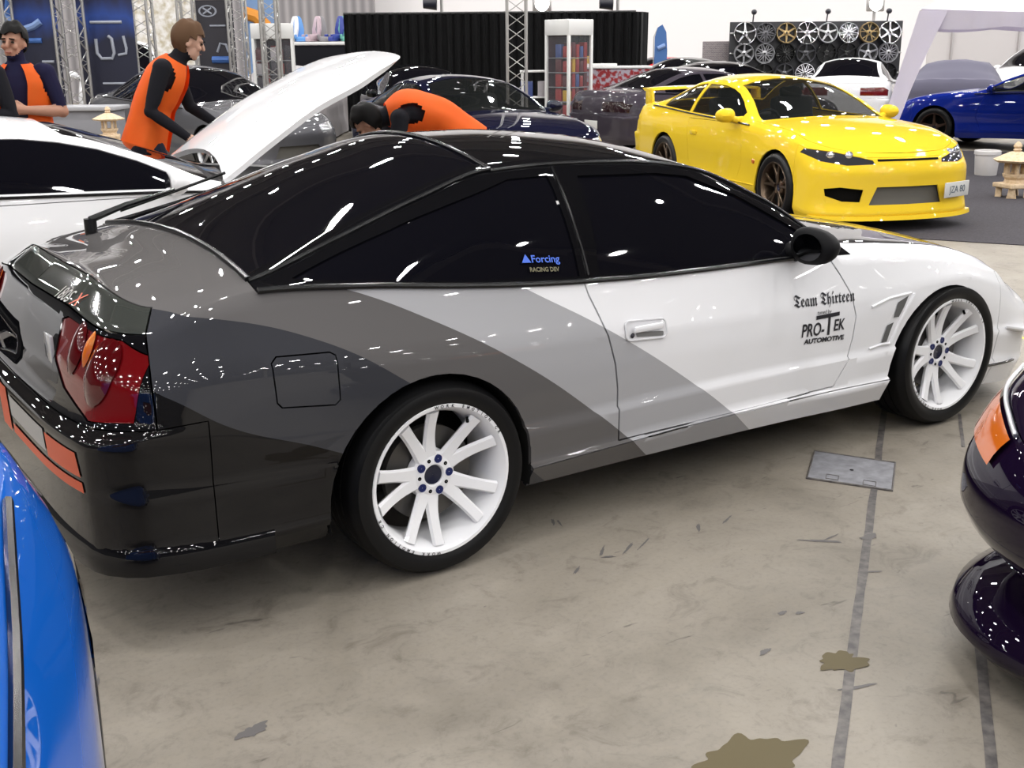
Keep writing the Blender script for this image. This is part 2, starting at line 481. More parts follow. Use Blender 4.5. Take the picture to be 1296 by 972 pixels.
# ------------------------------------------------------------------ the grey and white hatchback
HERO_L = [
 # bottom edge
 [(3.38,0,.10),(3.34,.35,.10),(3.22,.64,.10),(3.03,.775,.09),(2.80,.80,.11),(2.475,.80,.16),(2.1,.80,.165),(1.85,.80,.17),(1.55,.80,.18),(1.22,.80,.187),(.95,.80,.19),(.6,.80,.193),(.38,.80,.194),(.1,.80,.2),(-.2,.80,.2),(-.5,.80,.2),(-.70,.80,.205),(-.86,.775,.21),(-.955,.64,.2),(-.985,.36,.2),(-.99,0,.2)],
 # skirt crease
 [(3.42,0,.19),(3.38,.36,.19),(3.26,.66,.19),(3.06,.80,.19),(2.82,.835,.22),(2.475,.84,.255),(2.1,.845,.26),(1.85,.845,.262),(1.55,.845,.278),(1.22,.845,.284),(.95,.845,.28),(.6,.845,.275),(.38,.845,.27),(.1,.845,.27),(-.2,.845,.27),(-.5,.845,.27),(-.70,.842,.275),(-.88,.815,.285),(-.985,.67,.285),(-1.015,.37,.28),(-1.02,0,.28)],
 # lower body crease
 [(3.42,0,.30),(3.38,.36,.30),(3.26,.66,.30),(3.07,.795,.31),(2.82,.835,.36),(2.475,.84,.39),(2.1,.838,.388),(1.85,.832,.386),(1.55,.832,.396),(1.22,.832,.402),(.95,.832,.402),(.6,.834,.396),(.38,.838,.40),(.1,.84,.41),(-.2,.84,.42),(-.5,.838,.435),(-.70,.836,.445),(-.87,.818,.452),(-.99,.70,.45),(-1.025,.38,.44),(-1.03,0,.44)],
 # bumper top, outer
 [(3.43,0,.40),(3.39,.36,.40),(3.27,.655,.39),(3.08,.79,.40),(2.82,.832,.46),(2.475,.845,.52),(2.1,.84,.51),(1.85,.833,.50),(1.55,.833,.50),(1.22,.833,.50),(.95,.833,.51),(.6,.837,.515),(.38,.842,.52),(.1,.848,.535),(-.2,.848,.55),(-.5,.843,.57),(-.70,.840,.59),(-.87,.832,.602),(-.995,.74,.595),(-1.03,.40,.59),(-1.035,0,.59)],
 # bumper top, inner
 [(3.42,0,.44),(3.38,.355,.44),(3.25,.64,.43),(3.07,.78,.435),(2.82,.83,.50),(2.475,.846,.57),(2.1,.842,.555),(1.85,.835,.545),(1.55,.835,.545),(1.22,.835,.545),(.95,.835,.555),(.6,.838,.565),(.38,.843,.575),(.1,.848,.585),(-.2,.848,.60),(-.5,.843,.615),(-.70,.838,.625),(-.83,.828,.622),(-.965,.67,.615),(-.995,.36,.61),(-1.0,0,.61)],
 # middle crease
 [(3.40,0,.475),(3.36,.35,.475),(3.22,.62,.465),(3.05,.76,.475),(2.82,.822,.555),(2.475,.842,.635),(2.1,.838,.622),(1.85,.833,.612),(1.55,.832,.622),(1.22,.832,.632),(.95,.832,.642),(.6,.834,.660),(.38,.838,.672),(.1,.842,.690),(-.2,.842,.710),(-.5,.836,.735),(-.70,.826,.742),(-.825,.80,.740),(-.935,.655,.735),(-.965,.34,.735),(-.97,0,.735)],
 # belt
 [(3.37,0,.505),(3.33,.34,.505),(3.18,.59,.50),(3.00,.74,.525),(2.82,.785,.615),(2.475,.80,.708),(2.1,.80,.765),(1.85,.797,.790),(1.55,.79,.803),(1.22,.788,.808),(.95,.787,.814),(.6,.785,.830),(.38,.782,.845),(.1,.773,.872),(-.2,.755,.905),(-.5,.735,.925),(-.66,.75,.905),(-.805,.725,.850),(-.89,.60,.855),(-.91,.33,.88),(-.92,0,.88)],
 # hood edge, pillar, roof rail, hatch edge, deck edge
 [(3.32,0,.545),(3.28,.32,.545),(3.14,.55,.545),(2.98,.67,.575),(2.82,.705,.655),(2.475,.715,.750),(2.1,.715,.798),(1.85,.715,.826),(1.55,.615,1.005),(1.25,.535,1.135),(.95,.535,1.175),(.6,.535,1.187),(.38,.54,1.18),(.1,.565,1.112),(-.2,.605,1.022),(-.5,.675,.945),(-.62,.67,.925),(-.755,.63,.898),(-.81,.53,.918),(-.83,.30,.947),(-.835,0,.947)],
]
HERO_C = [(3.32,0,.545),(3.30,0,.555),(3.20,0,.60),(3.05,0,.655),(2.85,0,.715),(2.475,0,.795),(2.15,0,.845),(1.95,0,.875),(1.50,0,1.06),(1.14,0,1.215),(.92,0,1.247),(.6,0,1.266),(.36,0,1.266),(.08,0,1.21),(-.2,0,1.115),(-.47,0,.992),(-.58,0,.955),(-.68,0,.945),(-.78,0,.948),(-.82,0,.95),(-.835,0,.947)]

def stripes(nt, b):
    """white front, then ever darker greys in slanted bands towards the tail; the borders are slanted curves along the car"""
    N = nt.nodes; Lk = nt.links
    tc = N.new('ShaderNodeTexCoord'); sx = N.new('ShaderNodeSeparateXYZ'); Lk.new(tc.outputs['Object'], sx.inputs[0])
    dz = N.new('ShaderNodeMath'); dz.operation = 'DIVIDE'; dz.inputs[1].default_value = 1.3; Lk.new(sx.outputs['Z'], dz.inputs[0])
    col = None
    def rgb(c):
        r = N.new('ShaderNodeRGB'); r.outputs[0].default_value = (*c, 1); return r.outputs[0]
    cur = rgb((.72, .72, .74))
    B = [([(1.35,.185),(1.057,.407),(.613,.692),(.327,.851),(.25,.90)], (.34, .34, .355)),
         ([(.838,.198),(.608,.391),(.258,.643),(-.048,.816),(-.205,.889),(-.327,.933),(-.36,.95),(-.28,.98),(-.1,1.02)], (.105, .10, .10)),
         ([(.425,.183),(.362,.235),(-.115,.636),(-.378,.793),(-.62,.872),(-.84,.908),(-1.1,.95)], (.038, .039, .045)),
         ([(.30,.10),(0.,.25),(-.20,.392),(-.396,.492),(-.619,.585),(-.793,.70),(-.90,.76),(-1.2,.80)], (.006, .0057, .0063))]
    for pts, c in B:
        fc = N.new('ShaderNodeFloatCurve'); cv = fc.mapping.curves[0]
        pts = sorted([(z/1.3, (x+1.5)/4.) for x, z in pts]); pts = [(0., pts[0][1]+(pts[0][1]-pts[1][1])/(pts[1][0]-pts[0][0])*pts[0][0])]+pts+[(1., pts[-1][1]+(pts[-1][1]-pts[-2][1])/(pts[-1][0]-pts[-2][0])*(1-pts[-1][0]))]
        while len(cv.points) < len(pts): cv.points.new(.5, .5)
        for p, q in zip(cv.points, pts): p.location = q; p.handle_type = 'AUTO'
        fc.mapping.update(); Lk.new(dz.outputs[0], fc.inputs['Value'])
        a = N.new('ShaderNodeMath'); a.operation = 'MULTIPLY_ADD'; a.inputs[1].default_value = 4.; a.inputs[2].default_value = -1.5; Lk.new(fc.outputs[0], a.inputs[0])
        l = N.new('ShaderNodeMath'); l.operation = 'LESS_THAN'; Lk.new(sx.outputs['X'], l.inputs[0]); Lk.new(a.outputs[0], l.inputs[1])
        mx = N.new('ShaderNodeMix'); mx.data_type = 'RGBA'; Lk.new(l.outputs[0], mx.inputs['Factor']); Lk.new(cur, mx.inputs[6]); Lk.new(rgb(c), mx.inputs[7]); cur = mx.outputs[2]
    Lk.new(cur, b.inputs['Base Color'])
STRIPES = mat('banded_paint', (.5, .5, .5), .42, 0., 1., spec=.0, build=stripes); STRIPES.node_tree.nodes['Principled BSDF'].inputs['Coat IOR'].default_value = 1.42; STRIPES.node_tree.nodes['Principled BSDF'].inputs['Coat Roughness'].default_value = .012
HOODPAINT = paint('charcoal_hood', (.035, .035, .037), 1., .3)
LENSRED = mat('red_lens', (.115, .0025, .004), .08, coat=1., spec=.2)
LENSDEEP = mat('deep_red_lens', (.06, .0012, .0025), .06, coat=1., spec=.2)
LENSAMBER = mat('amber_lens', (.45, .10, .008), .1, coat=1., spec=.2)
GARNISH = mat('smoked_garnish', (.05, .055, .05), .07, .3, coat=1.)
LENSCLEAR = mat('clear_lens', (.55, .57, .6), .1, .4, coat=1.)

def hero():
    root = empty('hatchback_car', (0, 0, 0), 0, 'low two-door hatchback painted in slanted bands of white, greys and black, on white wheels', 'car')
    def ledge(r, dw, dz):
        out = []
        for i, (x, w_, z) in enumerate(r):
            k = 1. if 4 <= i <= 12 else (.15 if 13 <= i <= 16 else (.4 if i in (3, 17) else .15))
            out.append((x, max(0., w_-dw*k) if w_ > 0 else 0., z+dz*(.3+.7*k)))
        return out
    L = [list(r) for r in HERO_L]
    L[2] = [(x, w_+(.006 if 4 <= i <= 15 else 0), z) for i, (x, w_, z) in enumerate(L[2])]
    L10 = [L[0], L[1], ledge(L[1], .014, .013), L[2], ledge(L[2], .010, .010)]+L[3:]
    B = Body(L10, HERO_C, [1, 2, 3, 4, 7, 8], sub=7, vsub=4, tsub=7, bandmap=[0, 1, 1, 2, 2, 3, 4, 5, 6])
    f_ = lambda f: (f[B.band], f[B.seg], f[B.row])
    # top panels
    T = lambda f: f[B.band] == 99
    B.assign(B.sel(lambda f: T(f) and f[B.seg] < 7), 'hood')
    B.assign(B.sel(lambda f: T(f) and 7 <= f[B.seg] < 12), 'roof')
    B.assign(B.sel(lambda f: T(f) and 7 <= f[B.seg] < 9 and f[B.row] > 0), 'windscreen')
    B.assign(B.sel(lambda f: T(f) and 12 <= f[B.seg] < 15), 'hatch_frame')
    B.assign(B.sel(lambda f: T(f) and 12 <= f[B.seg] < 15 and f[B.row] > 0), 'hatch_glass')
    B.assign(B.sel(lambda f: f[B.band] == 6 and 7 <= f[B.seg] < 15), 'side_frame')
    B.assign(B.sel(lambda f: f[B.band] in (0, 1, 2) and f[B.seg] >= 16), 'rear_bumper')
    B.assign(B.sel(lambda f: f[B.band] == 3 and f[B.seg] >= 16), 'rear_bumper')
    B.assign(B.sel(lambda f: f[B.band] in (4,) and f[B.seg] >= 17), 'tail_panel')
    B.assign(B.sel(lambda f: f[B.band] in (5,) and f[B.seg] >= 17), 'tail_panel')
    B.assign(B.sel(lambda f: f[B.band] == 6 and f[B.seg] >= 17), 'tail_garnish')
    B.assign(B.sel(lambda f: f[B.band] in (0, 1, 2, 3, 4, 5) and f[B.seg] < 4 and f[B.seg] >= 0), 'front_bumper')
    # rear fog-lamp style tail lights wrap the corner
    tl = lambda f: f[B.part] == B.names.index('tail_panel')
    B.cut('tail_light', [[(-.787,.64),(-.785,.74),(-.765,.80),(-.69,.835),(-.40,.852),(-.36,.84),(-.38,.745),(-.48,.68),(-.66,.63)]], 'yz', lambda f: tl(f) and f.calc_center_median().x < -.60)
    # arches
    for cx, cz, r in ((-.02, .285, .350), (2.425, .275, .330)):
        B.cut('x', [arch_poly(cx, cz, r)], 'xz', lambda f: f[B.band] < 6, delete=True)
    body_ = lambda f: f[B.part] == 0
    low = lambda f: f[B.part] in (0, B.names.index('front_bumper'))
    # side skirt, door, flap
    B.cut('side_skirt', [[(.325, .05), (2.10, .05), (2.10, .262), (1.55, .279), (.95, .281), (.335, .268)]], 'xz', body_)
    B.cut('door', levels([(.287, .692, 1.765), (.385, .687, 1.838), (.47, .682, 1.858), (.554, .668, 1.864), (.651, .640, 1.83), (.724, .612, 1.78), (.79, .585, 1.728), (.845, .572, 1.70)]), 'xz', lambda f: f[B.part] == 0 and f[B.band] < 6)
    B.cut('fuel_flap', [[(-.325,.742),(-.34,.752),(-.495,.762),(-.512,.748),(-.508,.640),(-.495,.625),(-.34,.606),(-.325,.618)]], 'xz', body_, sides=(-1,))
    B.cut('quarter_glass', [[(-.42,.949),(-.30,.932),(.12,.886),(.565,.851),(.585,1.150),(.38,1.148),(.10,1.073),(-.22,.996)]], 'xz', lambda f: f[B.part] == B.names.index('side_frame'))
    B.cut('door_glass', [[(.645,.846),(1.0,.828),(1.70,.822),(1.70,.850),(1.40,1.030),(1.20,1.108),(1.05,1.128),(.705,1.142)]], 'xz', lambda f: f[B.part] == B.names.index('side_frame'))
    B.freeze()
    E = B.extract
    E('body', STRIPES, root, oname='body_shell')
    E('front_bumper', STRIPES, root); E('rear_bumper', STRIPES, root, gap=.0008); E('tail_panel', GLOSSBLACK, root)
    E('tail_garnish', GARNISH, root, gap=.003)
    for sg in (-1, 1):
        c = lambda f: f.calc_center_median().y*sg > 0
        E('side_skirt', STRIPES, root, comp=c)
        d = E('door', STRIPES, root, comp=c, gap=.004); setattr(B, 'door%d' % sg, d)
        E('side_frame', GLOSSBLACK, root, comp=c, oname='window_frame', gap=.001)
        E('quarter_glass', TINT, root, comp=c, inset=.006, gap=-.004, depth=0, oname='quarter_window')
        E('door_glass', TINT, root, comp=c, inset=.008, gap=-.004, depth=0, oname='door_window')
        t = E('tail_light', LENSRED, root, comp=c, inset=.004, gap=.001)
        setattr(B, 'tl%d' % sg, t)
    E('fuel_flap', STRIPES, root, gap=.002)
    E('hood', HOODPAINT, root); E('roof', GLOSSBLACK, root, gap=.001); E('windscreen', TINT, root, inset=.004, gap=-.003, depth=0)
    [E('hatch_frame', GLOSSBLACK, root, gap=.001, comp=(lambda f, q=q: f.calc_center_median().y*q > 0)) for q in (-1, 1)]; hg = E('hatch_glass', TINT, root, inset=.003, gap=-.003, depth=0)
    # window rubbers and bright edges
    bm = BM()
    for sg in (-1, 1):
        tube(bm, [(p[0], sg*(p[1]+.001), p[2]+.002) for p in [spl_pt(B, 7, u) for u in np.linspace(B.t[12], B.t[15], 24)]], .0075, 8)
    pts = []
    for sg, us in ((-1, 1), (1, -1)):
        seg = []
        for s_ in np.linspace(0, 1, 12):
            e = spl_pt(B, 7, B.t[15]); c = HERO_C[15]; k = (1-s_)**2
            seg.append((c[0]+(e[0]-c[0])*k, sg*e[1]*(1-s_), c[2]+(e[2]-c[2])*k+.004))
        pts += seg if sg < 0 else seg[::-1][1:]
    tube(bm, pts, .010, 8)
    pts = []
    for sg in (-1, 1):
        seg = []
        for s_ in np.linspace(0, 1, 12):
            e = spl_pt(B, 7, B.t[12]); c = HERO_C[12]; k = (1-s_)**2
            seg.append((c[0]+(e[0]-c[0])*k, sg*e[1]*(1-s_), c[2]+(e[2]-c[2])*k+.002))
        pts += seg if sg < 0 else seg[::-1][1:]
    tube(bm, pts, .006, 8)
    obj('hatch_seal', bm, TRIM, root)
    for sg in (-1, 1):
        bm = BM(); pts = []
        for u in np.linspace(B.t[7]+.14, B.t[15], 40):
            p = spl_pt(B, 6, u); pts.append((p[0], sg*(p[1]+.003), p[2]+.004))
        tube(bm, pts, .009, 8); obj('belt_moulding', bm, TRIM, root)
        bm = BM(); pts = []
        for u in np.linspace(B.t[7]+.05, B.t[12], 30):
            p = spl_pt(B, 7, u); pts.append((p[0], sg*(p[1]+.004), p[2]-.004))
        tube(bm, pts, .007, 8); obj('roof_gutter', bm, TRIM, root)
        bm = BM(); seam(bm, B, [(.600, .85), (.604, 1.0), (.618, 1.172)], .006, sg); obj('pillar_seal', bm, TRIM, root)
    # floor pan and wheel houses
    bm = BM(); box(bm, (1.2, 0, .25), (3.2, 1.2, .1), .02); box(bm, (1.2, 0, .24), (1.7, 1.55, .06), .01); box(bm, (-.62, 0, .32), (.5, 1.4, .2), .02); obj('underbody', bm, UNDER, root)
    for sg in (-1, 1):
        liner(root, -.02, .285, .353, sg, .832, .52, -12, 192); liner(root, 2.425, .275, .333, sg, .828, .52, -12, 192)
    # tail lights: round lamps, amber strip behind the lens line
    for sg in (-1, 1):
        t = getattr(B, 'tl%d' % sg)
        def on_tail(y, z, off=0.):
            p, n = B.hit((-3, sg*y, z), (1, 0, 0))
            if p is None: return V(-.9, sg*y, z), V(-1, 0, 0)
            if n.x > 0: n = -n
            return p+n*off, n
        for (y, z, ry, rz, m_, nm) in ((.665,.752,.056,.085,LENSDEEP,'round_lamp'), (.520,.79,.040,.068,LENSDEEP,'round_lamp'), (.592,.80,.016,.046,LENSAMBER,'amber_lamp')):
            bm = BM(); rings = []; c0 = bm.verts.new(on_tail(y, z, .014)[0])
            for rr_ in (.4, .75, 1.):
                ring = []
                for k in range(24):
                    a = 2*PI*k/24
                    ring.append(bm.verts.new(on_tail(y+ry*rr_*math.cos(a), z+rz*rr_*math.sin(a), .014*(1-rr_**2)+.001)[0]))
                rings.append(ring)
            for k in range(24): bm.faces.new((c0, rings[0][k], rings[0][(k+1) % 24]))
            for A, D in zip(rings, rings[1:]):
                for k in range(24): bm.faces.new((A[k], A[(k+1) % 24], D[(k+1) % 24], D[k]))
            if t: obj(nm, bm, m_, t)
    # garnish badge letters, number plate recess
    def on_tail(y, z, off=0.):
        p, n = B.hit((-3, y, z), (1, 0, 0))
        return (p + (n if n.x < 0 else -n)*off) if p is not None else V(-.9, y, z)
    for tx_, m_, y_ in (('180S', SILVERINK, -.30), ('X', ORANGEINK, -.40)):
        me = text_mesh(tx_, .05, shear=.2)
        for v in me.vertices: v.co = on_tail(y_-v.co.x*1.2, .893+v.co.y*.8, .004)
        link('badge_lettering', me, m_, root)
    bm = BM(); mat('plate_white', (.55, .55, .53), .4); box(bm, on_tail(-.335, .755, .004), (.012, .075, .085), .005); obj('reversing_lamp', bm, mat('reverse_lens', (.35, .35, .36), .2, coat=1.), root)
    # sticker on the rear bumper
    def patch(name, m_, y0, y1, z0, z1, n=10, off=.003):
        bm = BM(); A = [[bm.verts.new(on_tail(y0+(y1-y0)*i/n, z0+(z1-z0)*j, off)) for i in range(n+1)] for j in (0, 1)]
        for i in range(n): bm.faces.new((A[0][i], A[0][i+1], A[1][i+1], A[1][i]))
        return obj(name, bm, m_, root)
    patch('bumper_sticker', SILVERINK, -.05, -.45, .50, .565)
    patch('bumper_sticker', ORANGEINK, -.465, -.69, .49, .56)
    patch('bumper_sticker', ORANGEINK, -.05, -.69, .445, .475, 16)
    patch('bumper_sticker', ORANGEINK, -.02, .1, .44, .58)
    # rear lip
    bm = BM(); pts = []
    for u in np.linspace(B.t[15]+.03, B.t[20], 26):
        p = spl_pt(B, 0, u); pts.append((p[0], p[1], p[2]))
    full = [(x, -y, z) for x, y, z in pts]+[(x, y, z) for x, y, z in pts[::-1][1:]]
    rings = []
    for p in full:
        d = Vector((p[0]+.3, p[1], 0)).normalized(); q = Vector(p)
        rings.append([bm.verts.new(q+d*a+V(0, 0, b)) for a, b in ((-.02, .13), (.035, .105), (.055, .06), (.045, .012), (-.02, .004))])
    for A, D in zip(rings, rings[1:]):
        for k in range(5): bm.faces.new((A[k], A[(k+1) % 5], D[(k+1) % 5], D[k]))
    bm.faces.new(rings[0]); bm.faces.new(rings[-1][::-1])
    obj('rear_lip_spoiler', bm, GLOSSBLACK, root, angle=60)
    # wiper on the hatch
    bm = BM(); a = V(-.60, .52, .965); b = V(-.06, .60, 1.085)
    tube(bm, [a+V(0, 0, -.03), a+V(0, 0, .025)], .022, 10); tube(bm, [a+V(0, 0, .02), a.lerp(b, .25)+V(0, 0, .03), a.lerp(b, .6)+V(0, 0, .025)], [.013, .010, .007], 8)
    w = obj('rear_wiper', bm, TRIM, root)
    bm = BM(); tube(bm, [a.lerp(b, .22)+V(0, .02, .012), a.lerp(b, .6)+V(0, .02, .015), b+V(0, .02, .02)], .006, 6); obj('wiper_blade', bm, RUBBER, w)
    # mirrors
    for sg in (-1, 1): mirror_part(root, (1.515, sg*.90, .866), sg, mat('mirror_black', (.006, .006, .007), .55, spec=.12), s=.92, gm=mat('tinted_mirror', (.06, .06, .065), .08, 1.))
    # door handle: sunk tray, pull and lock
    for sg in (-1, 1):
        d = getattr(B, 'door%d' % sg)
        def ring_pts(x0, x1, z0, z1, r, off, k=6, slant=-.012):
            out = []
            for cx_, cz_, a0 in ((x1-r, z1-r, 0), (x0+r, z1-r, 90), (x0+r, z0+r, 180), (x1-r, z0+r, 270)):
                for i in range(k+1):
                    a = R(a0+90*i/k); x = cx_+r*math.cos(a); z = cz_+r*math.sin(a)+slant*(x-x0)/(x1-x0)
                    out.append(B.side(x, z, sg, off)[0])
            return out
        bm = BM(); o1 = ring_pts(.712, .888, .628, .690, .018, .005); tube(bm, o1, .0035, 6, closed=True)
        fv = [bm.verts.new(p) for p in ring_pts(.712, .888, .628, .690, .018, .005)]; bm.faces.new(fv)
        h = obj('door_handle', bm, mat('handle_surround_white', (.62, .62, .64), .4, coat=1., spec=.05), d)
        bm = BM(); p = B.side(.80, .658, sg, .016)[0]; box(bm, p, (.125, .012, .022), .006); obj('handle_pull', bm, WHITEPAINT, d)
        bm = BM(); fv = [bm.verts.new(p) for p in ring_pts(.752, .872, .636, .652, .006, .0075)]; bm.faces.new(fv); obj('handle_recess', bm, mat('recess_grey', (.16, .16, .16), .5), d)
        bm = BM(); p = B.side(.735, .643, sg, .008)[0]; lathe(bm, [(.001, -.003*-sg), (.009, 0)], 14, c=p); obj('door_lock', bm, mat('lock_black', (.02, .02, .03), .4), d)
        # guard vents behind the front wheel
        for q in ([(2.094,.520),(2.112,.578),(2.176,.598),(2.15,.556),(2.125,.518)], [(2.038,.424),(2.062,.492),(2.098,.500),(2.082,.462),(2.070,.424)]):
            bm = BM(); bm.faces.new([bm.verts.new(B.side(x-.012, z, sg, .004)[0]) for x, z in q]); obj('guard_vent', bm, mat('vent_grey', (.09, .09, .09), .6), root)
        bm = BM(); seam(bm, B, [(1.95,.578),(2.05,.600),(2.18,.606)], .006, sg, off=.001); seam(bm, B, [(2.085,.412),(2.12,.49),(2.16,.55),(2.20,.600)], .007, sg, off=.001); seam(bm, B, [(1.96,.408),(2.03,.416),(2.08,.412)], .006, sg, off=.001)
        obj('guard_vent_surround', bm, WHITEPAINT, root)
        bm = BM(); A = []
        for u in np.linspace(2.55, 3.75, 10):
            t_ = float(np.interp(u, range(len(B.t)), B.t)); p = Vector(spl_pt(B, 2, t_)); d_ = V(p.x-2.5, p.y*1.4, 0).normalized(); k_ = .06*math.sin(PI*min(1, (u-2.45)/1.35))
            A.append([bm.verts.new(V(q.x, sg*q.y, q.z)) for q in (p+V(0, 0, .012)-d_*.01, p+d_*k_+V(0, 0, .02), p+d_*k_+V(0, 0, .012), p-d_*.01)])
        for x, y in zip(A, A[1:]):
            for k_ in range(4): bm.faces.new((x[k_], x[(k_+1) % 4], y[(k_+1) % 4], y[k_]))
        bm.faces.new(A[0]); bm.faces.new(A[-1][::-1]); obj('canard', bm, WHITEPAINT, root)
        bm = BM(); seam(bm, B, [(2.78, .205), (2.9, .20), (3.0, .195)], .006, sg); obj('lip_gap', bm, TRIM, root)
    # lettering on the driver's door and guard
    d = getattr(B, 'door-1')
    decal_side(B, text_mesh('\U0001D57F\U0001D58A\U0001D586\U0001D592 \U0001D57F\U0001D58D\U0001D58E\U0001D597\U0001D599\U0001D58A\U0001D58A\U0001D593', .062), INKBLACK, d, 1.684, .640, scale=(.90, 1.0), rot=-.045)
    decal_side(B, text_mesh('tuned by', .022), INKBLACK, d, 1.68, .594, rot=-.05)
    decal_side(B, text_mesh('PRO-', .070, bold=.0012, shear=-.0), INKBLACK, d, 1.622, .532, scale=(.80, 1.0), rot=-.05)
    decal_side(B, text_mesh('EK', .062, bold=.0012), INKBLACK, d, 1.767, .532, scale=(.85, 1.0), rot=-.05)
    bm = BM()
    for x0, x1, z0, z1 in ((1.635, 1.765, .570, .585), (1.703, 1.716, .502, .574)):
        n = 8; A = [[bm.verts.new(B.side(x0+(x1-x0)*i/n, z, -1, .0025)[0]) for i in range(n+1)] for z in (z0, z1)]
        for i in range(n): bm.faces.new((A[0][i], A[0][i+1], A[1][i+1], A[1][i]))
    obj('lettering', bm, INKBLACK, d)
    decal_side(B, text_mesh('AUTOMOTIVE', .028, bold=.0012), INKBLACK, d, 1.690, .486, scale=(1.25, .9), rot=-.06)
    # sticker on the quarter window
    decal_side(B, text_mesh('\u25B2Forcing', .038, bold=.0006), BLUEINK, root, .43, .915, scale=(.95, .8), rot=-.09, name='window_sticker')
    decal_side(B, text_mesh('RACING DEV', .020, bold=.0006), OLIVEINK, root, .435, .884, scale=(.95, .9), rot=-.09, name='window_sticker')
    # sun strip along the top of the windscreen
    # wheels
    tx = ('WORK EMOTION CR', (62, 232), True)
    make_wheel(root, (0, -.84, .304), -1, text=tx); make_wheel(root, (2.475, -.84, .304), -1, text=tx, steer=R(-1.5))
    make_wheel(root, (0, .84, .304), 1); make_wheel(root, (2.475, .84, .304), 1)
    root['category'] = 'car'
    return root, B
def spl_pt(B, k, u): return [float(spl(B.t, HEROARR[k][:, c], [u])[0]) for c in range(3)]
HEROARR = np.array(HERO_L, float)
hero_root, HB = hero()
# ------------------------------------------------------------------ the other cars
def net_coupe():
    L = [list(r) for r in HERO_L]; C = list(HERO_C)
    fr = [
     [(3.36,0,.09),(3.32,.36,.09),(3.18,.66,.09),(3.0,.80,.10),(2.82,.815,.12)],
     [(3.43,0,.15),(3.39,.37,.15),(3.25,.68,.15),(3.04,.82,.16),(2.85,.845,.19)],
     [(3.40,0,.24),(3.36,.37,.24),(3.22,.66,.24),(3.04,.81,.25),(2.85,.84,.30)],
     [(3.41,0,.42),(3.37,.37,.42),(3.23,.66,.42),(3.04,.805,.43),(2.85,.838,.46)],
     [(3.42,0,.50),(3.38,.37,.50),(3.23,.66,.50),(3.04,.80,.51),(2.85,.838,.54)],
     [(3.40,0,.57),(3.36,.36,.57),(3.20,.64,.58),(3.02,.785,.59),(2.85,.83,.63)],
     [(3.36,0,.63),(3.32,.35,.635),(3.15,.60,.655),(2.98,.75,.685),(2.83,.795,.725)],
     [(3.30,0,.66),(3.26,.33,.67),(3.10,.56,.695),(2.95,.68,.735),(2.82,.72,.765)]]
    for k in range(8):
        for i in range(5): L[k][i] = fr[k][i]
    L[6][5] = (2.5,.80,.785); L[6][6] = (2.15,.80,.818); L[6][7] = (1.88,.797,.835); L[6][8] = (1.55,.79,.85); L[6][9] = (1.2,.788,.86); L[6][10] = (.9,.786,.868)
    L[6][11] = (.55,.784,.88); L[6][12] = (.25,.780,.893); L[6][13] = (-.02,.775,.905); L[6][14] = (-.27,.765,.915); L[6][15] = (-.5,.755,.92); L[6][16] = (-.68,.75,.915); L[6][17] = (-.86,.735,.90); L[6][18] = (-.955,.62,.885); L[6][19] = (-.985,.34,.885); L[6][20] = (-.99,0,.885)
    up = [(2.5,.725,.825),(2.15,.725,.855),(1.87,.72,.872),(1.5,.62,1.045),(1.15,.545,1.165),(.85,.535,1.205),(.5,.535,1.21),(.25,.54,1.185),(.0,.565,1.115),(-.25,.61,1.03),(-.5,.67,.965),(-.64,.675,.95),(-.82,.665,.948),(-.90,.57,.95),(-.93,.32,.958),(-.94,0,.958)]
    for i, p in enumerate(up): L[7][5+i] = p
    C[:5] = [(3.30,0,.66),(3.28,0,.675),(3.18,0,.71),(3.05,0,.75),(2.87,0,.80)]
    cc = [(2.5,.86),(2.2,.895),(2.0,.915),(1.48,1.11),(1.05,1.245),(.8,1.272),(.5,1.28),(.2,1.265),(-.05,1.20),(-.28,1.105),(-.5,1.0),(-.60,.965),(-.75,.96),(-.86,.962),(-.92,.962),(-.94,.958)]
    for i, p in enumerate(cc): C[5+i] = (p[0], 0, p[1])
    tail = {4: [(-.90,.80,.62),(-1.0,.66,.62),(-1.03,.36,.62),(-1.04,0,.62)], 5: [(-.90,.785,.74),(-1.0,.655,.74),(-1.03,.35,.74),(-1.035,0,.74)]}
    for k, v in tail.items():
        for i, p in enumerate(v): L[k][17+i] = p
    return L, C
def tweak(net, sx=1., sy=1., sz=1., roof=0.):
    L, C = net
    g = lambda p: (p[0]*sx, p[1]*sy, p[2]*sz + (roof*max(0, p[2]-.85)/.4 if p[2] > .85 else 0))
    return [[g(p) for p in r] for r in L], [g(p) for p in C]
SEAT = mat('seat_cloth', (.012, .012, .014), .85)
def clear_glass(name, tint, a):
    if name in MATS: return MATS[name]
    m = mat(name, tint, .02, alpha=a, spec=.5)
    return m
GLASS = clear_glass('side_glass', (.01, .012, .012), .55)
GLASSDARK = TINT
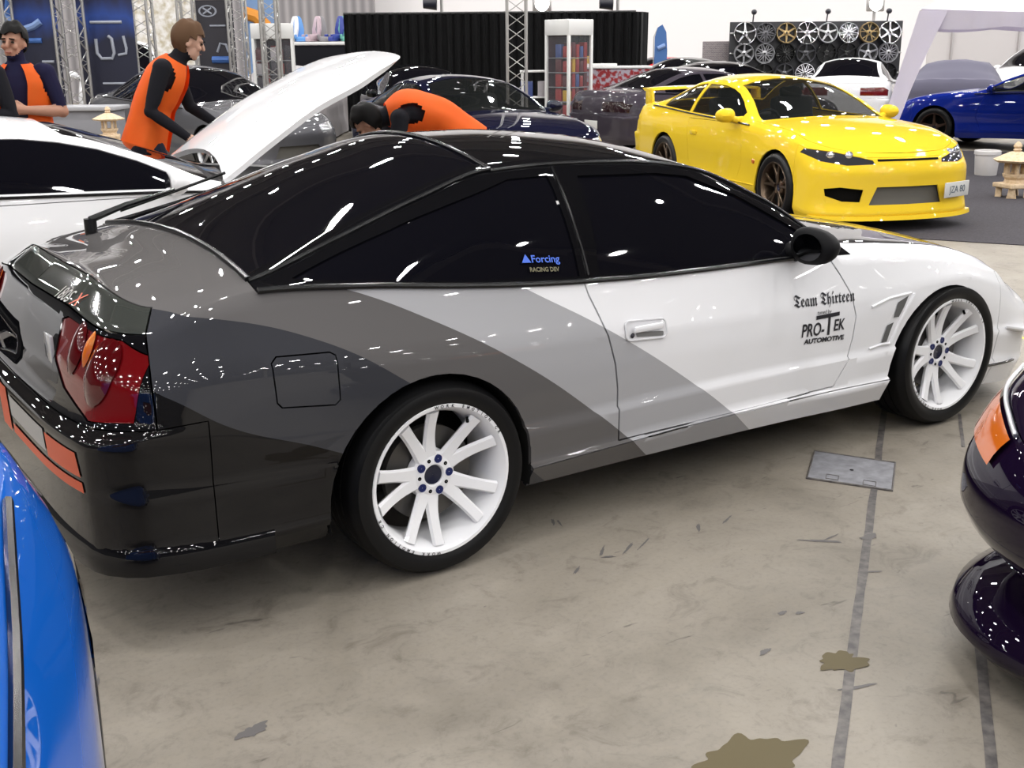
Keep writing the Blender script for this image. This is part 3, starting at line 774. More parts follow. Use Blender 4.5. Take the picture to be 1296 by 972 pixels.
def generic_car(name, label, pos, head, pm, net=None, group=None, sub=4, glass=None, wheel=('five', None), rw=.225, rt=.31, interior=False, hood_open=0., lamps='front', wing=False,
                wheels=True, mirror=True, tail=LENSRED, roofm=None, arch=True, cat='car', mirror_m=None, headm=None, plate=None, spoiler=None, detail=2):
    net = net or net_coupe()
    L, C = net
    root = empty(name, pos, head, label, cat, group)
    B = Body(L, C, [1, 2, 6], sub=sub, vsub=2 if detail < 2 else 3, tsub=4)
    wb = L[5][5][0]; kx = wb/2.5
    T = lambda f: f[B.band] == 99
    B.assign(B.sel(lambda f: T(f) and f[B.seg] < 7), 'hood')
    B.assign(B.sel(lambda f: T(f) and 7 <= f[B.seg] < 9 and f[B.row] > 0), 'windscreen')
    B.assign(B.sel(lambda f: T(f) and 12 <= f[B.seg] < 15 and f[B.row] > 0), 'rear_window')
    B.assign(B.sel(lambda f: f[B.band] < 6 and f[B.seg] < 4), 'front_bumper')
    B.assign(B.sel(lambda f: f[B.band] < 4 and f[B.seg] >= 16), 'rear_bumper')
    B.assign(B.sel(lambda f: f[B.band] in (4, 5) and f[B.seg] >= 17), 'tail_panel')
    zs = L[7][10][2]/1.205; zb = L[6][10][2]/.868
    pn = lambda n: B.pid(n)
    gl = lambda f: f[B.band] == 6 and 7 <= f[B.seg] < 16
    up = lambda x: spl(sorted_x(L[7]), sorted_z(L[7]), [x])[0]
    lo = lambda x: spl(sorted_x(L[6]), sorted_z(L[6]), [x])[0]
    # windows follow roof rail and belt
    def win(x0, x1, slant=0.):
        xs = np.linspace(x0, x1, 7); bot = [(float(x), float(lo(x))+.022) for x in xs]
        top = [(float(x), float(up(x))-.030) for x in xs if up(x)-.030 > lo(x)+.03]
        return bot, top
    gl_f = lambda f: gl(f)
    def cutwin(n, x0, x1):
        bot, top = win(x0, x1)
        polys = []
        for a, b in zip(np.linspace(x0, x1, 7), np.linspace(x0, x1, 7)[1:]):
            za, zb_ = float(lo(a))+.022, float(lo(b))+.022; ta, tb = float(up(a))-.028, float(up(b))-.028
            ta = max(ta, za+.004); tb = max(tb, zb_+.004)
            polys.append([(a, za), (b, zb_), (b, tb), (a, ta)])
        B.cut(n, polys, 'xz', gl_f)
    cutwin('quarter_glass', (-.22)*kx, .50*kx); cutwin('door_glass', .56*kx, 1.66*kx)
    if arch:
        for cx in (0, wb): B.cut('x', [arch_poly(cx, .30, rt+.045, n=14)], 'xz', lambda f: f[B.band] < 6, delete=True)
    if detail > 1:
        B.cut('door', levels([(.29, .66*kx, 1.74*kx), (.5, .62*kx, 1.84*kx), (.7, .57*kx, 1.80*kx), (.84*zb, .54*kx, 1.72*kx)]), 'xz', lambda f: f[B.part] == 0 and f[B.band] < 6)
    xf = L[5][3][0]-.25
    fb = lambda f: f.calc_center_median().x > xf and f[B.part] in (0, pn('front_bumper'), pn('hood'))
    zl = L[6][2][2]
    if lamps == 'sleek': B.cut('headlight', [[(-.33, zl-.075), (-.34, zl-.045), (-.60, zl+.02), (-.78, zl+.045), (-.81, zl+.01), (-.72, zl-.055), (-.55, zl-.085)]], 'yz', fb)
    elif lamps == 'front': B.cut('headlight', [[(-.36, zl-.10), (-.36, zl-.015), (-.74, zl+.01), (-.79, zl-.09)]], 'yz', fb)
    rb = lambda f: f.calc_center_median().x < L[5][17][0]+.12 and f[B.part] in (0, pn('tail_panel'), pn('rear_bumper'))
    zt = L[5][18][2]
    B.cut('tail_light', [[(-.30, zt-.07), (-.30, zt+.07), (-.72, zt+.08), (-.80, zt+.03), (-.80, zt-.07)]], 'yz', rb)
    B.cut('grille', [[(-.36, .235), (-.30, .385), (.30, .385), (.36, .235)]], 'yz', lambda f: f.calc_center_median().x > xf and f[B.part] == pn('front_bumper'), sides=(-1,))
    if lamps == 'sleek':
        B.cut('side_intake', [[(-.44, .26), (-.42, .365), (-.60, .385), (-.71, .37), (-.70, .31), (-.58, .265)]], 'yz', lambda f: f.calc_center_median().x > xf and f[B.part] == pn('front_bumper'))
    B.freeze(); E = B.extract
    g = glass or GLASSDARK
    E('body', pm, root, oname='body_shell', gap=.0015); E('front_bumper', pm, root, gap=.0015); E('rear_bumper', pm, root, gap=.0015); E('tail_panel', pm, root, gap=.0015)
    for sg in (-1, 1):
        c = lambda f: f.calc_center_median().y*sg > 0
        E('door', pm, root, comp=c)
        E('quarter_glass', g, root, comp=c, inset=.006, gap=-.004, depth=0, oname='quarter_window'); E('door_glass', g, root, comp=c, inset=.006, gap=-.004, depth=0, oname='door_window')
        E('tail_light', tail, root, comp=c, gap=.001); E('side_intake', DARK, root, comp=c, inset=.05, gap=-.03, depth=0)
        hl = E('headlight', headm or LENSCLEAR, root, comp=c, inset=.004, gap=.001)
        if arch:
            for cx in (0, wb): liner(root, cx, .30, rt+.047, sg, .825, .5, -20, 200)
        if mirror: mirror_part(root, (1.60*kx, sg*.91, L[6][8][2]+.065), sg, mirror_m or pm, s=.95)
    E('windscreen', g, root, inset=.004, gap=-.003, depth=0); E('rear_window', g, root, inset=.004, gap=-.003, depth=0)
    E('grille', mat('grille_grey', (.10, .095, .085), .6), root, inset=.04, gap=-.03, depth=0)
    hd = E('hood', pm, root, depth=.03 if hood_open else .014)
    if hood_open and hd:
        hp = V(L[7][7][0]-.02, 0, L[7][7][2]+.03)
        hd.matrix_local = Matrix.Translation(hp) @ RY(-hood_open) @ Matrix.Translation(-hp)
        bm = BM(); box(bm, (2.5, 0, .45), (1.0, 1.3, .5), .04); box(bm, (2.35, .1, .72), (.6, .45, .12), .03); tube(bm, [(2.2, -.4, .72), (2.6, -.45, .75), (2.9, -.2, .70)], .04); obj('engine', bm, mat('engine_grey', (.05, .05, .05), .5, .4), root)
    # dark inside shell when one cannot look in
    bm = BM(); box(bm, (1.2*kx, 0, .27), (3.1, 1.2, .12), .02); box(bm, (1.2*kx, 0, .25), (1.6, 1.5, .06), .01)
    obj('underbody', bm, UNDER, root)
    if interior:
        for sy in (-.36, .36):
            bm = BM(); box(bm, (.95, sy, .48), (.5, .48, .16), .05); box(bm, (.66, sy, .76), (.14, .48, .58), .06, RY(-.25)); box(bm, (.58, sy, 1.06), (.09, .25, .16), .04, RY(-.2)); obj('seat', bm, SEAT, root)
        bm = BM(); box(bm, (1.62, 0, .78), (.42, 1.36, .16), .05); obj('dashboard', bm, SEAT, root)
        bm = BM(); lathe(bm, [(.165, -.012), (.18, 0), (.165, .012), (.15, 0), (.165, -.012)], 28, axis='X'); tube(bm, [(0, -.16, 0), (0, .16, 0)], .015); tube(bm, [(0, 0, 0), (0, 0, -.16)], .015)
        bmesh.ops.transform(bm, matrix=Matrix.Translation((1.36, -.36, .80)) @ RY(.4), verts=bm.verts[:]); obj('steering_wheel', bm, SEAT, root)
        bm = BM(); box(bm, (.05, 0, .6), (.3, 1.25, .5), .06); box(bm, (.4, 0, .35), (1.9, 1.4, .08), .02); obj('rear_seat', bm, SEAT, root)
    if wheels:
        wt, wm = wheel
        for sg in (-1, 1):
            for cx in (0, wb): make_wheel(root, (cx, sg*.84, rt), sg, Rt=rt, rr=rw, style=wt, m=wm, n=28 if detail < 3 else 48, nuts=False)
    # windscreen, window surrounds
    bm = BM()
    for sg in (-1, 1):
        pts = [(p[0], sg*(p[1]+.003), p[2]+.005) for p in L[6][7:16]]; tube(bm, spline_pts(pts, 4), .008, 6)
    obj('belt_moulding', bm, TRIM, root)
    return root, B
def sorted_x(r): return np.array(sorted([p[0] for p in r[6:17]]))
def sorted_z(r): return np.array([p[2] for p in sorted(r[6:17], key=lambda p: p[0])])
def spline_pts(pts, k):
    t = list(range(len(pts))); q = np.linspace(0, len(pts)-1, (len(pts)-1)*k+1)
    xs = [spl(t, [p[c] for p in pts], q) for c in range(3)]
    return [tuple(float(x[i]) for x in xs) for i in range(len(q))]

def net_short():
    L, C = net_coupe(); g = lambda p: (2.5+(p[0]-2.5)*.90 if p[0] > 2.5 else p[0], p[1], p[2])
    return [[g(p) for p in r] for r in L], [g(p) for p in C]
YELLOW = paint('yellow_paint', (.74, .51, .03))
SMOKELENS = mat('smoked_lens', (.03, .03, .034), .06, coat=1., spec=.2)
def yellow():
    bronze = mat('bronze_alloy', (.14, .10, .07), .3, .85)
    root, B = generic_car('coupe_car', 'bright yellow two-door coupe with a tall rear wing, parked on dark carpet', (7.79, 5.73, .0075), R(251.8), YELLOW, net_short(), sub=6, glass=GLASS, interior=True, lamps='sleek', headm=SMOKELENS, wheel=('split', bronze), rw=.235, rt=.315, detail=3)
    # lens inside, projector pods
    for sg in (-1, 1):
        for y, x in ((.50, 3.165), (.63, 3.07)):
            p, n = B.hit((5, sg*y, .65), (-1, 0, 0))
            if p is None: continue
            bm = BM(); bmesh.ops.create_uvsphere(bm, u_segments=14, v_segments=8, radius=.038); bmesh.ops.translate(bm, vec=p+V(-.018, 0, -.005), verts=bm.verts[:]); obj('projector_lamp', bm, CHROME, root)
    # upper grille slit
    bm = BM(); A = []
    for y in np.linspace(-.30, .30, 13):
        p, n = B.hit((5, y, .618), (-1, 0, 0)); q, _ = B.hit((5, y, .600), (-1, 0, 0)); A.append((bm.verts.new(p+n*.003), bm.verts.new(q+n*.003)))
    for a, b in zip(A, A[1:]): bm.faces.new((a[0], b[0], b[1], a[1]))
    obj('grille_slit', bm, DARK, root)
    # splitter lip
    bm = BM(); rings = []
    for y in np.linspace(-.80, .80, 31):
        ay = abs(y); x = 3.335-.45*ay**3.2-.05*ay
        rings.append([bm.verts.new(p) for p in ((x-.10, y, .145), (x+.02, y, .14), (x+.03, y, .105), (x-.10, y, .085))])
    for A, D in zip(rings, rings[1:]):
        for k in range(4): bm.faces.new((A[k], A[(k+1) % 4], D[(k+1) % 4], D[k]))
    bm.faces.new(rings[0]); bm.faces.new(rings[-1][::-1]); obj('front_lip', bm, YELLOW, root)
    # number plate
    p, n = B.hit((5, .50, .34), (-1, 0, 0))
    M = Matrix.Translation(p+V(.05, 0, 0)) @ RZ(R(22))
    bm = BM(); box(bm, (0, 0, 0), (.012, .37, .13), .004); bmesh.ops.transform(bm, matrix=M, verts=bm.verts[:]); pl = obj('number_plate', bm, mat('plate_white'), root)
    me = text_mesh('JZA 80', .085)
    for v in me.vertices: v.co = M @ V(.008, v.co.x, v.co.y)
    link('lettering', me, mat('plate_ink', (.05, .08, .12), .5), pl)
    # wing
    bm = BM(); rings = []
    for y in np.linspace(-.70, .70, 15):
        dz = .02*(1-(y/.7)**2); rings.append([bm.verts.new((x-.86, y, z+dz+1.075)) for x, z in ((.12, 0), (.06, .022), (-.06, .03), (-.13, .022), (-.06, -.006), (.06, -.012))])
    for A, D in zip(rings, rings[1:]):
        for k in range(6): bm.faces.new((A[k], A[(k+1) % 6], D[(k+1) % 6], D[k]))
    bm.faces.new(rings[0]); bm.faces.new(rings[-1][::-1]); w = obj('rear_wing', bm, YELLOW, root)
    for sg in (-1, 1):
        bm = BM(); box(bm, (0, 0, 0), (.20, .035, .20), .012)
        for v in bm.verts: v.co.x += .10*(-v.co.z+.0)*.8; v.co.x *= (1-.8*v.co.z)
        bmesh.ops.translate(bm, vec=(-.80, sg*.68, 1.0), verts=bm.verts[:]); obj('wing_strut', bm, YELLOW, w)
    # side repeater, handle, skirt line
    for sg in (-1, 1):
        bm = BM(); bmesh.ops.create_uvsphere(bm, u_segments=12, v_segments=6, radius=.03); bmesh.ops.scale(bm, vec=(1, .3, .8), verts=bm.verts[:]); bmesh.ops.translate(bm, vec=B.side(2.07, .52, sg, .002)[0], verts=bm.verts[:]); obj('side_repeater', bm, LENSAMBER, root)
        bm = BM(); box(bm, B.side(.72, .70, sg, .004)[0], (.14, .02, .04), .008); obj('door_handle', bm, YELLOW, root)
        bm = BM(); seam(bm, B, [(.40, .31), (1.2, .30), (2.1, .30)], .008, sg, off=.0); obj('skirt_edge', bm, YELLOW, root)
yellow()

def white_car():
    net = tweak(net_coupe(), roof=-.04)
    for i, p in enumerate([(3.30,0,.66),(3.26,.40,.668),(3.18,.64,.69),(3.0,.71,.735),(2.82,.735,.765)]): net[0][7][i] = p
    net = ([[(2.5+(p[0]-2.5)*.88 if p[0] > 2.5 else p[0], p[1], p[2]) for p in r] for r in net[0]], [(2.5+(p[0]-2.5)*.88 if p[0] > 2.5 else p[0], p[1], p[2]) for p in net[1]])
    root, B = generic_car('coupe_car', 'white coupe with its bonnet propped up and dark side windows, behind the banded hatchback', (-1.24, 3.23, 0), R(354), WHITEPAINT, net, sub=5, lamps=None, hood_open=R(38), wheel=('five', CHROME), detail=2, mirror_m=WHITEPAINT)
    # lettering on its flank
    me = text_mesh('our', .14, shear=.2); decal_side(B, me, mat('red_vinyl', (.45, .01, .02), .4), root, .66, .335, name='flank_lettering')
    me = text_mesh('SW', .17, shear=.2, bold=.004); decal_side(B, me, mat('grey_vinyl', (.18, .18, .2), .4), root, .66, .50, name='flank_lettering')
    return root, B
white_car()
DBLUE = paint('midnight_blue', (.004, .005, .020)); GREYP = paint('graphite_paint', (.045, .038, .050), metal=.2); BLACKP = paint('black_paint', (.004, .004, .005)); SILVERG = paint('silver_grey_paint', (.10, .10, .11), metal=.3)
ROYAL = paint('royal_blue_paint', (.006, .018, .20)); BRIGHTBLUE = paint('bright_blue_paint', (.006, .095, .45)); PURPLE = paint('black_purple_paint', (.006, .0025, .012))
SMOKETAIL = mat('smoked_tail_lens', (.02, .008, .010), .08, coat=1., spec=.2)
def spot(px, D, deg, z=0.):
    """rear axle place for a car whose middle stands D metres into the hall at this bearing"""
    p = dep(px, 70, D); a = R(deg); return (p.x-1.2*math.cos(a), p.y-1.2*math.sin(a), z)
generic_car('coupe_car', 'dark blue coupe facing the aisle, behind the man bent under the bonnet', (5.88, 9.08, 0), R(259.8), DBLUE, sub=5, glass=GLASS, interior=True, wheel=('five', STEEL))
gr, gB = generic_car('coupe_car', 'dark metallic grey coupe seen from its tail, next to the yellow coupe', (10.2, 9.9, 0), R(352), GREYP, sub=5, tail=SMOKETAIL, wheel=('five', STEEL))
p_, n_ = gB.hit((-4, 0, .47), (1, 0, 0)); bm = BM(); box(bm, p_+V(-.012, 0, 0), (.012, .37, .12), .004); pl_ = obj('number_plate', bm, mat('plate_white'), gr)
generic_car('hatchback_car', 'shiny black car behind the dark blue coupe, in front of the black curtain', spot(532, 19.4, 250), R(250), BLACKP, tweak((HERO_L, HERO_C), roof=.06), sub=4, wheel=('five', STEEL), detail=1)
generic_car('saloon_car', 'mid grey saloon with a dark side window, behind the walking person in orange', spot(260, 15.8, -80), R(-80), SILVERG, tweak(net_coupe(), 1., 1., 1.0, roof=.10), sub=4, wheel=('five', STEEL), detail=1)
rb, _ = generic_car('coupe_car', 'glossy royal blue car under the white gazebo, nose to the left', (15.7, 5.6, 0), R(103), ROYAL, sub=5, glass=GLASS, interior=True, wheel=('five', mat('dark_bronze_alloy', (.06, .035, .025), .35, .7)))
wagon = tweak(net_coupe(), .80, 1., 1.0, roof=.07)
generic_car('hatchback_car', 'small white hatchback seen from behind, in front of the wheel display', spot(1084, 23.1, 34), R(34), WHITEPAINT, wagon, sub=4, detail=1, wheel=('five', STEEL))
generic_car('hatchback_car', 'low black car with dark windows, between the yellow coupe and the wheel display', spot(872, 21.2, 170), R(170), BLACKP, tweak(net_coupe(), roof=.04), sub=4, detail=1, wheel=('five', STEEL))
generic_car('saloon_car', 'dark saloon with a bright roof edge, behind the low black car', spot(905, 23.5, 350), R(350), mat('dark_green_black', (.012, .014, .013), .4, coat=1., spec=.05), tweak(net_coupe(), .88, 1., 1.03, .06), sub=4, detail=1, wheel=('five', STEEL))
generic_car('hatchback_car', 'red car at the end of the black curtain, beyond the blue flag', spot(872, 28, 340), R(340), paint('red_paint', (.5, .02, .02)), tweak(net_coupe(), 1., 1., 1.0, .08), sub=3, detail=1, wheel=('five', STEEL))
generic_car('wagon_car', 'white and dark estate car at the hall side, beyond the covered car', spot(1318, 27.5, 175), R(175), mat('pearl_white', (.7, .7, .72), .4, coat=1., spec=.05), tweak(net_coupe(), 1., 1.02, 1.14, .20), sub=4, detail=1, wheel=('five', STEEL))
generic_car('panel_van', 'white van far off between the banners, left of the walking person', spot(155, 21.2, 255), R(255), mat('van_white', (.7, .7, .72), .4, coat=1., spec=.05), tweak(net_coupe(), .9, 1.0, 1.30, .15), sub=4, detail=1, wheel=('five', STEEL))
bl, bB = generic_car('coupe_car', 'bright blue car cut off by the frame, its corner beside the hatchback bumper', (-2.22, -2.24, 0), R(257), BRIGHTBLUE, sub=6, wheel=('five', STEEL), detail=3, mirror=True)
for sg in (-1, 1):
    bm = BM(); pts = [bB.side(x, z, sg, .004)[0] for x, z in ((-.86, .76), (-.86, .60), (-.83, .52), (-.70, .50), (-.66, .60), (-.70, .74))]; bm.faces.new([bm.verts.new(p) for p in pts]); obj('side_lamp', bm, mat('dark_red_lens', (.05, .006, .012), .08, coat=1., spec=.2), bl)
    bm = BM(); seam(bm, bB, [(-.85, .50), (-.6, .46), (-.40, .44)], .006, sg); obj('bumper_line', bm, TRIM, bl)
def purple_net():
    L, C = net_coupe()
    for k, (dx, dw, z) in {0: (-.16, .10, .20), 1: (-.20, .14, .22), 2: (-.10, .07, .27)}.items():
        for i in range(5):
            x, w_, zz = L[k][i]; f = (1, 1, 1, .9, .4)[i]; L[k][i] = (x+dx*f*(1 if i < 3 else .5), max(0, w_-dw*f) if i else 0, z if i < 4 else (zz+z)/2)
    return L, C
pu, pB = generic_car('coupe_car', 'black purple car cut off by the frame, amber corner lamp above a deep lip', (3.95, -3.18, 0), R(170.5), PURPLE, purple_net(), sub=6, wheel=('five', STEEL), detail=3, lamps='corner')
for sg in (-1, 1):
    def face(y, z, off): 
        p, n = pB.hit((6, sg*y, z), (-1, 0, 0))
        if p is None: p, n = pB.side(2.95, z, sg)
        return p+(n if n.x > 0 else -n)*off
    # amber corner lamp wraps the corner, bright strip over it
    PL = np.array(purple_net()[0], float)
    def ln(k, u): t_ = float(np.interp(u, range(len(pB.t)), pB.t)); return Vector([float(spl(pB.t, PL[k][:, c], [t_])[0]) for c in range(3)])
    bm = BM(); A = []; T_ = []
    for u in np.linspace(1.55, 3.55, 18):
        a, b = ln(5, u), ln(6, u); o_ = V(a.x-2.55, a.y*1.3, .08).normalized()*.012
        col = [a.lerp(b, f)+o_*(1+.5*math.sin(PI*f)) for f in (-.10, .25, .55, .85)]; A.append([bm.verts.new(V(q.x, sg*q.y, q.z)) for q in col]); q = b+o_*.9; T_.append((q.x, sg*q.y, q.z))
    for x, y in zip(A, A[1:]):
        for k in range(3): bm.faces.new((x[k], y[k], y[k+1], x[k+1]))
    obj('corner_lamp', bm, mat('amber_corner', (.50, .11, .008), .12, coat=1., spec=.2), pu)
    bm = BM(); tube(bm, T_, .006, 6); obj('lamp_trim', bm, STEEL, pu)
    # deep lip pod under the bumper corner
    bm = BM(); rings = []
    for t in np.linspace(0, 1, 22):
        a = min(t/.72, 1.)*PI/2; cx, cy, rx, ry = 2.75, .40, .55, .40
        x = cx+rx*math.sin(a); y = cy+ry*math.cos(a)-max(0, t-.72)*.9; d = V(math.sin(a), math.cos(a), 0)
        k = 1.-.25*max(0, t-.72)/.28; sec = [(-.30, .20), (-.03, .19), (.035, .155), (.045, .115), (.0, .068), (-.30, .06)]
        if t == 0: pass
        rings.append([bm.verts.new(V(x+d.x*q*(k if q > -.2 else 1), sg*(y+d.y*q), .12+(z-.12)*k)) for q, z in sec])
    for A, D in zip(rings, rings[1:]):
        for k in range(6): bm.faces.new((A[k], A[(k+1) % 6], D[(k+1) % 6], D[k]))
    bm.faces.new(rings[0]); bm.faces.new(rings[-1][::-1]); obj('front_lip', bm, PURPLE, pu, angle=70)
# ------------------------------------------------------------------ people
SKIN = mat('skin', (.36, .20, .14), .6, spec=.2); SKIN2 = mat('skin_light', (.45, .27, .20), .6, spec=.2)
NAVY = mat('navy_cloth', (.012, .012, .035), .85, spec=.1); BLACKCLOTH = mat('black_cloth', (.010, .010, .013), .85, spec=.1)
DENIM = mat('dark_trousers', (.015, .017, .028), .9, spec=.1); SHOE = mat('shoe_leather', (.012, .010, .009), .5)
HIVIS = mat('hi_vis_orange', (.95, .17, .012), .7); HAIRBLACK = mat('black_hair', (.005, .0045, .0045), .6, spec=.1); HAIRBROWN = mat('brown_hair', (.09, .05, .028), .7, spec=.1)
BADGE = mat('badge_paper', (.5, .52, .6), .6)
def limb(bm, pts, rs, n=10): tube(bm, pts, rs, n)
def ball(bm, c, r, u=16, v=10):
    q = bmesh.ops.create_uvsphere(bm, u_segments=u, v_segments=v, radius=1.)['verts']
    bmesh.ops.scale(bm, vec=r if isinstance(r, (tuple, list)) else (r, r, r), verts=q); bmesh.ops.translate(bm, vec=c, verts=q); return q
def chain(bm, pts, rs):
    """rounded, tapering limb: rings plus balls at the joints"""
    P = [Vector(p) for p in pts]; pp = []; rr = []
    for i in range(len(P)-1):
        for k in range(4):
            t = k/4; pp.append(P[i].lerp(P[i+1], t)); a, b = rs[i], rs[i+1]; rr.append((a+(b-a)*t)*(1+.06*math.sin(t*PI)))
    pp.append(P[-1]); rr.append(rs[-1]); tube(bm, pp, rr, 12)
    for p, r in zip(P, rs): ball(bm, p, r)
def hand(bm, w, d, up, sgn, s=1., curl=.6):
    """palm, four bent fingers of different length and a thumb off the palm's side"""
    w = Vector(w); d = Vector(d).normalized(); up = Vector(up); up = (up-d*up.dot(d)).normalized(); sd = d.cross(up)*sgn
    chain(bm, [w, w+d*.085*s], [.030*s, .034*s])
    for k, L in enumerate((.072, .082, .076, .058)):
        o = w+d*.085*s+sd*(.033-.022*k)*s
        p1 = o+d*L*.45*s-up*.01*curl*s; p2 = p1+(d*math.cos(curl)-up*math.sin(curl))*L*.32*s; p3 = p2+(d*math.cos(1.8*curl)-up*math.sin(1.8*curl))*L*.3*s
        chain(bm, [o, p1, p2, p3], [.0105*s, .010*s, .009*s, .008*s])
    o = w+d*.035*s+sd*.03*s; p1 = o+(d*.7+sd*.7-up*.2).normalized()*.042*s; p2 = p1+(d*.95+sd*.15-up*.35).normalized()*.034*s
    chain(bm, [o, p1, p2], [.013*s, .0115*s, .0095*s])
def head(bm, M):
    """skull, jaw, nose, ears; face towards local -Y"""
    q = BM()
    ball(q, (0, .012, .03), (.074, .094, .098), 24, 16); ball(q, (0, -.028, -.055), (.054, .058, .060)); ball(q, (0, -.062, -.088), (.026, .022, .02))
    chain(q, [(0, -.088, .025), (0, -.108, -.012)], [.010, .016]); ball(q, (0, -.082, -.052), (.024, .012, .012))
    for s in (-1, 1):
        ball(q, (s*.076, .012, -.01), (.010, .020, .032)); ball(q, (s*.040, -.072, -.018), (.022, .018, .02)); ball(q, (s*.03, -.078, .034), (.026, .012, .010))
    bmesh.ops.transform(q, matrix=M, verts=q.verts[:]); me = bpy.data.meshes.new('t'); q.to_mesh(me); q.free(); bm.from_mesh(me); bpy.data.meshes.remove(me)
def hair_cap(M, m, parent, thick=1.09, low=-.02, back=-.075):
    bm = BM(); q = ball(bm, (0, .014, .034), (.074*thick, .096*thick, .098*thick), 28, 18)
    kill = []
    for v in bm.verts:
        x, y, z = v.co
        lim = .055 if y < -.045 else (.02 if y < .0 else back)
        if z < lim: kill.append(v)
        else:
            v.co.z += .012*(math.sin(x*70)*math.sin(y*60))
    bmesh.ops.delete(bm, geom=kill, context='VERTS')
    bmesh.ops.solidify(bm, geom=bm.faces[:], thickness=-.012)
    bmesh.ops.transform(bm, matrix=M, verts=bm.verts[:])
    return obj('hair', bm, m, parent)
def fuse(name, bm, mats, parent, classify, voxel=.010):
    """one continuous skin over everything laid in bm"""
    me = bpy.data.meshes.new('t'); bmesh.ops.recalc_face_normals(bm, faces=bm.faces[:]); bm.to_mesh(me); bm.free()
    o = bpy.data.objects.new('t', me); COL.objects.link(o)
    r = o.modifiers.new('r', 'REMESH'); r.mode = 'VOXEL'; r.voxel_size = voxel
    s = o.modifiers.new('s', 'SMOOTH'); s.factor = .5; s.iterations = 2
    bpy.context.view_layer.update()
    nm = bpy.data.meshes.new_from_object(o.evaluated_get(bpy.context.evaluated_depsgraph_get())); nm.name = name
    bpy.data.objects.remove(o); bpy.data.meshes.remove(me)
    nm.materials.clear()
    for m in mats: nm.materials.append(m)
    for p in nm.polygons: p.material_index = classify(p.center); p.use_smooth = True
    x = bpy.data.objects.new(name, nm); COL.objects.link(x); x.parent = parent
    return x
def seg_class(segs):
    """nearest limb decides which cloth a bit of skin wears; segs: (a, b, radius, slot)"""
    S = [(Vector(a), Vector(b), r, k) for a, b, r, k in segs]
    def f(p):
        best = 0; bd = 9
        for a, b, r, k in S:
            ab = b-a; t = max(0, min(1, (p-a).dot(ab)/max(ab.length_squared, 1e-9))); d = (p-(a+ab*t)).length-r
            if d < bd: bd, best = d, k
        return best
    return f
def face_bits(M, parent):
    for s in (-1, 1):
        bm = BM(); ball(bm, (s*.031, -.084, .014), (.0125, .008, .008)); bmesh.ops.transform(bm, matrix=M, verts=bm.verts[:]); obj('eye', bm, mat('eye_dark', (.02, .015, .012), .2), parent)
        bm = BM(); box(bm, (s*.032, -.093, .036), (.040, .010, .009), .003, RY(s*.12)); bmesh.ops.transform(bm, matrix=M, verts=bm.verts[:]); obj('eyebrow', bm, HAIRBLACK, parent)
    bm = BM(); box(bm, (0, -.096, -.052), (.046, .008, .007), .003); bmesh.ops.transform(bm, matrix=M, verts=bm.verts[:]); obj('mouth', bm, mat('lips', (.30, .11, .09), .5), parent)
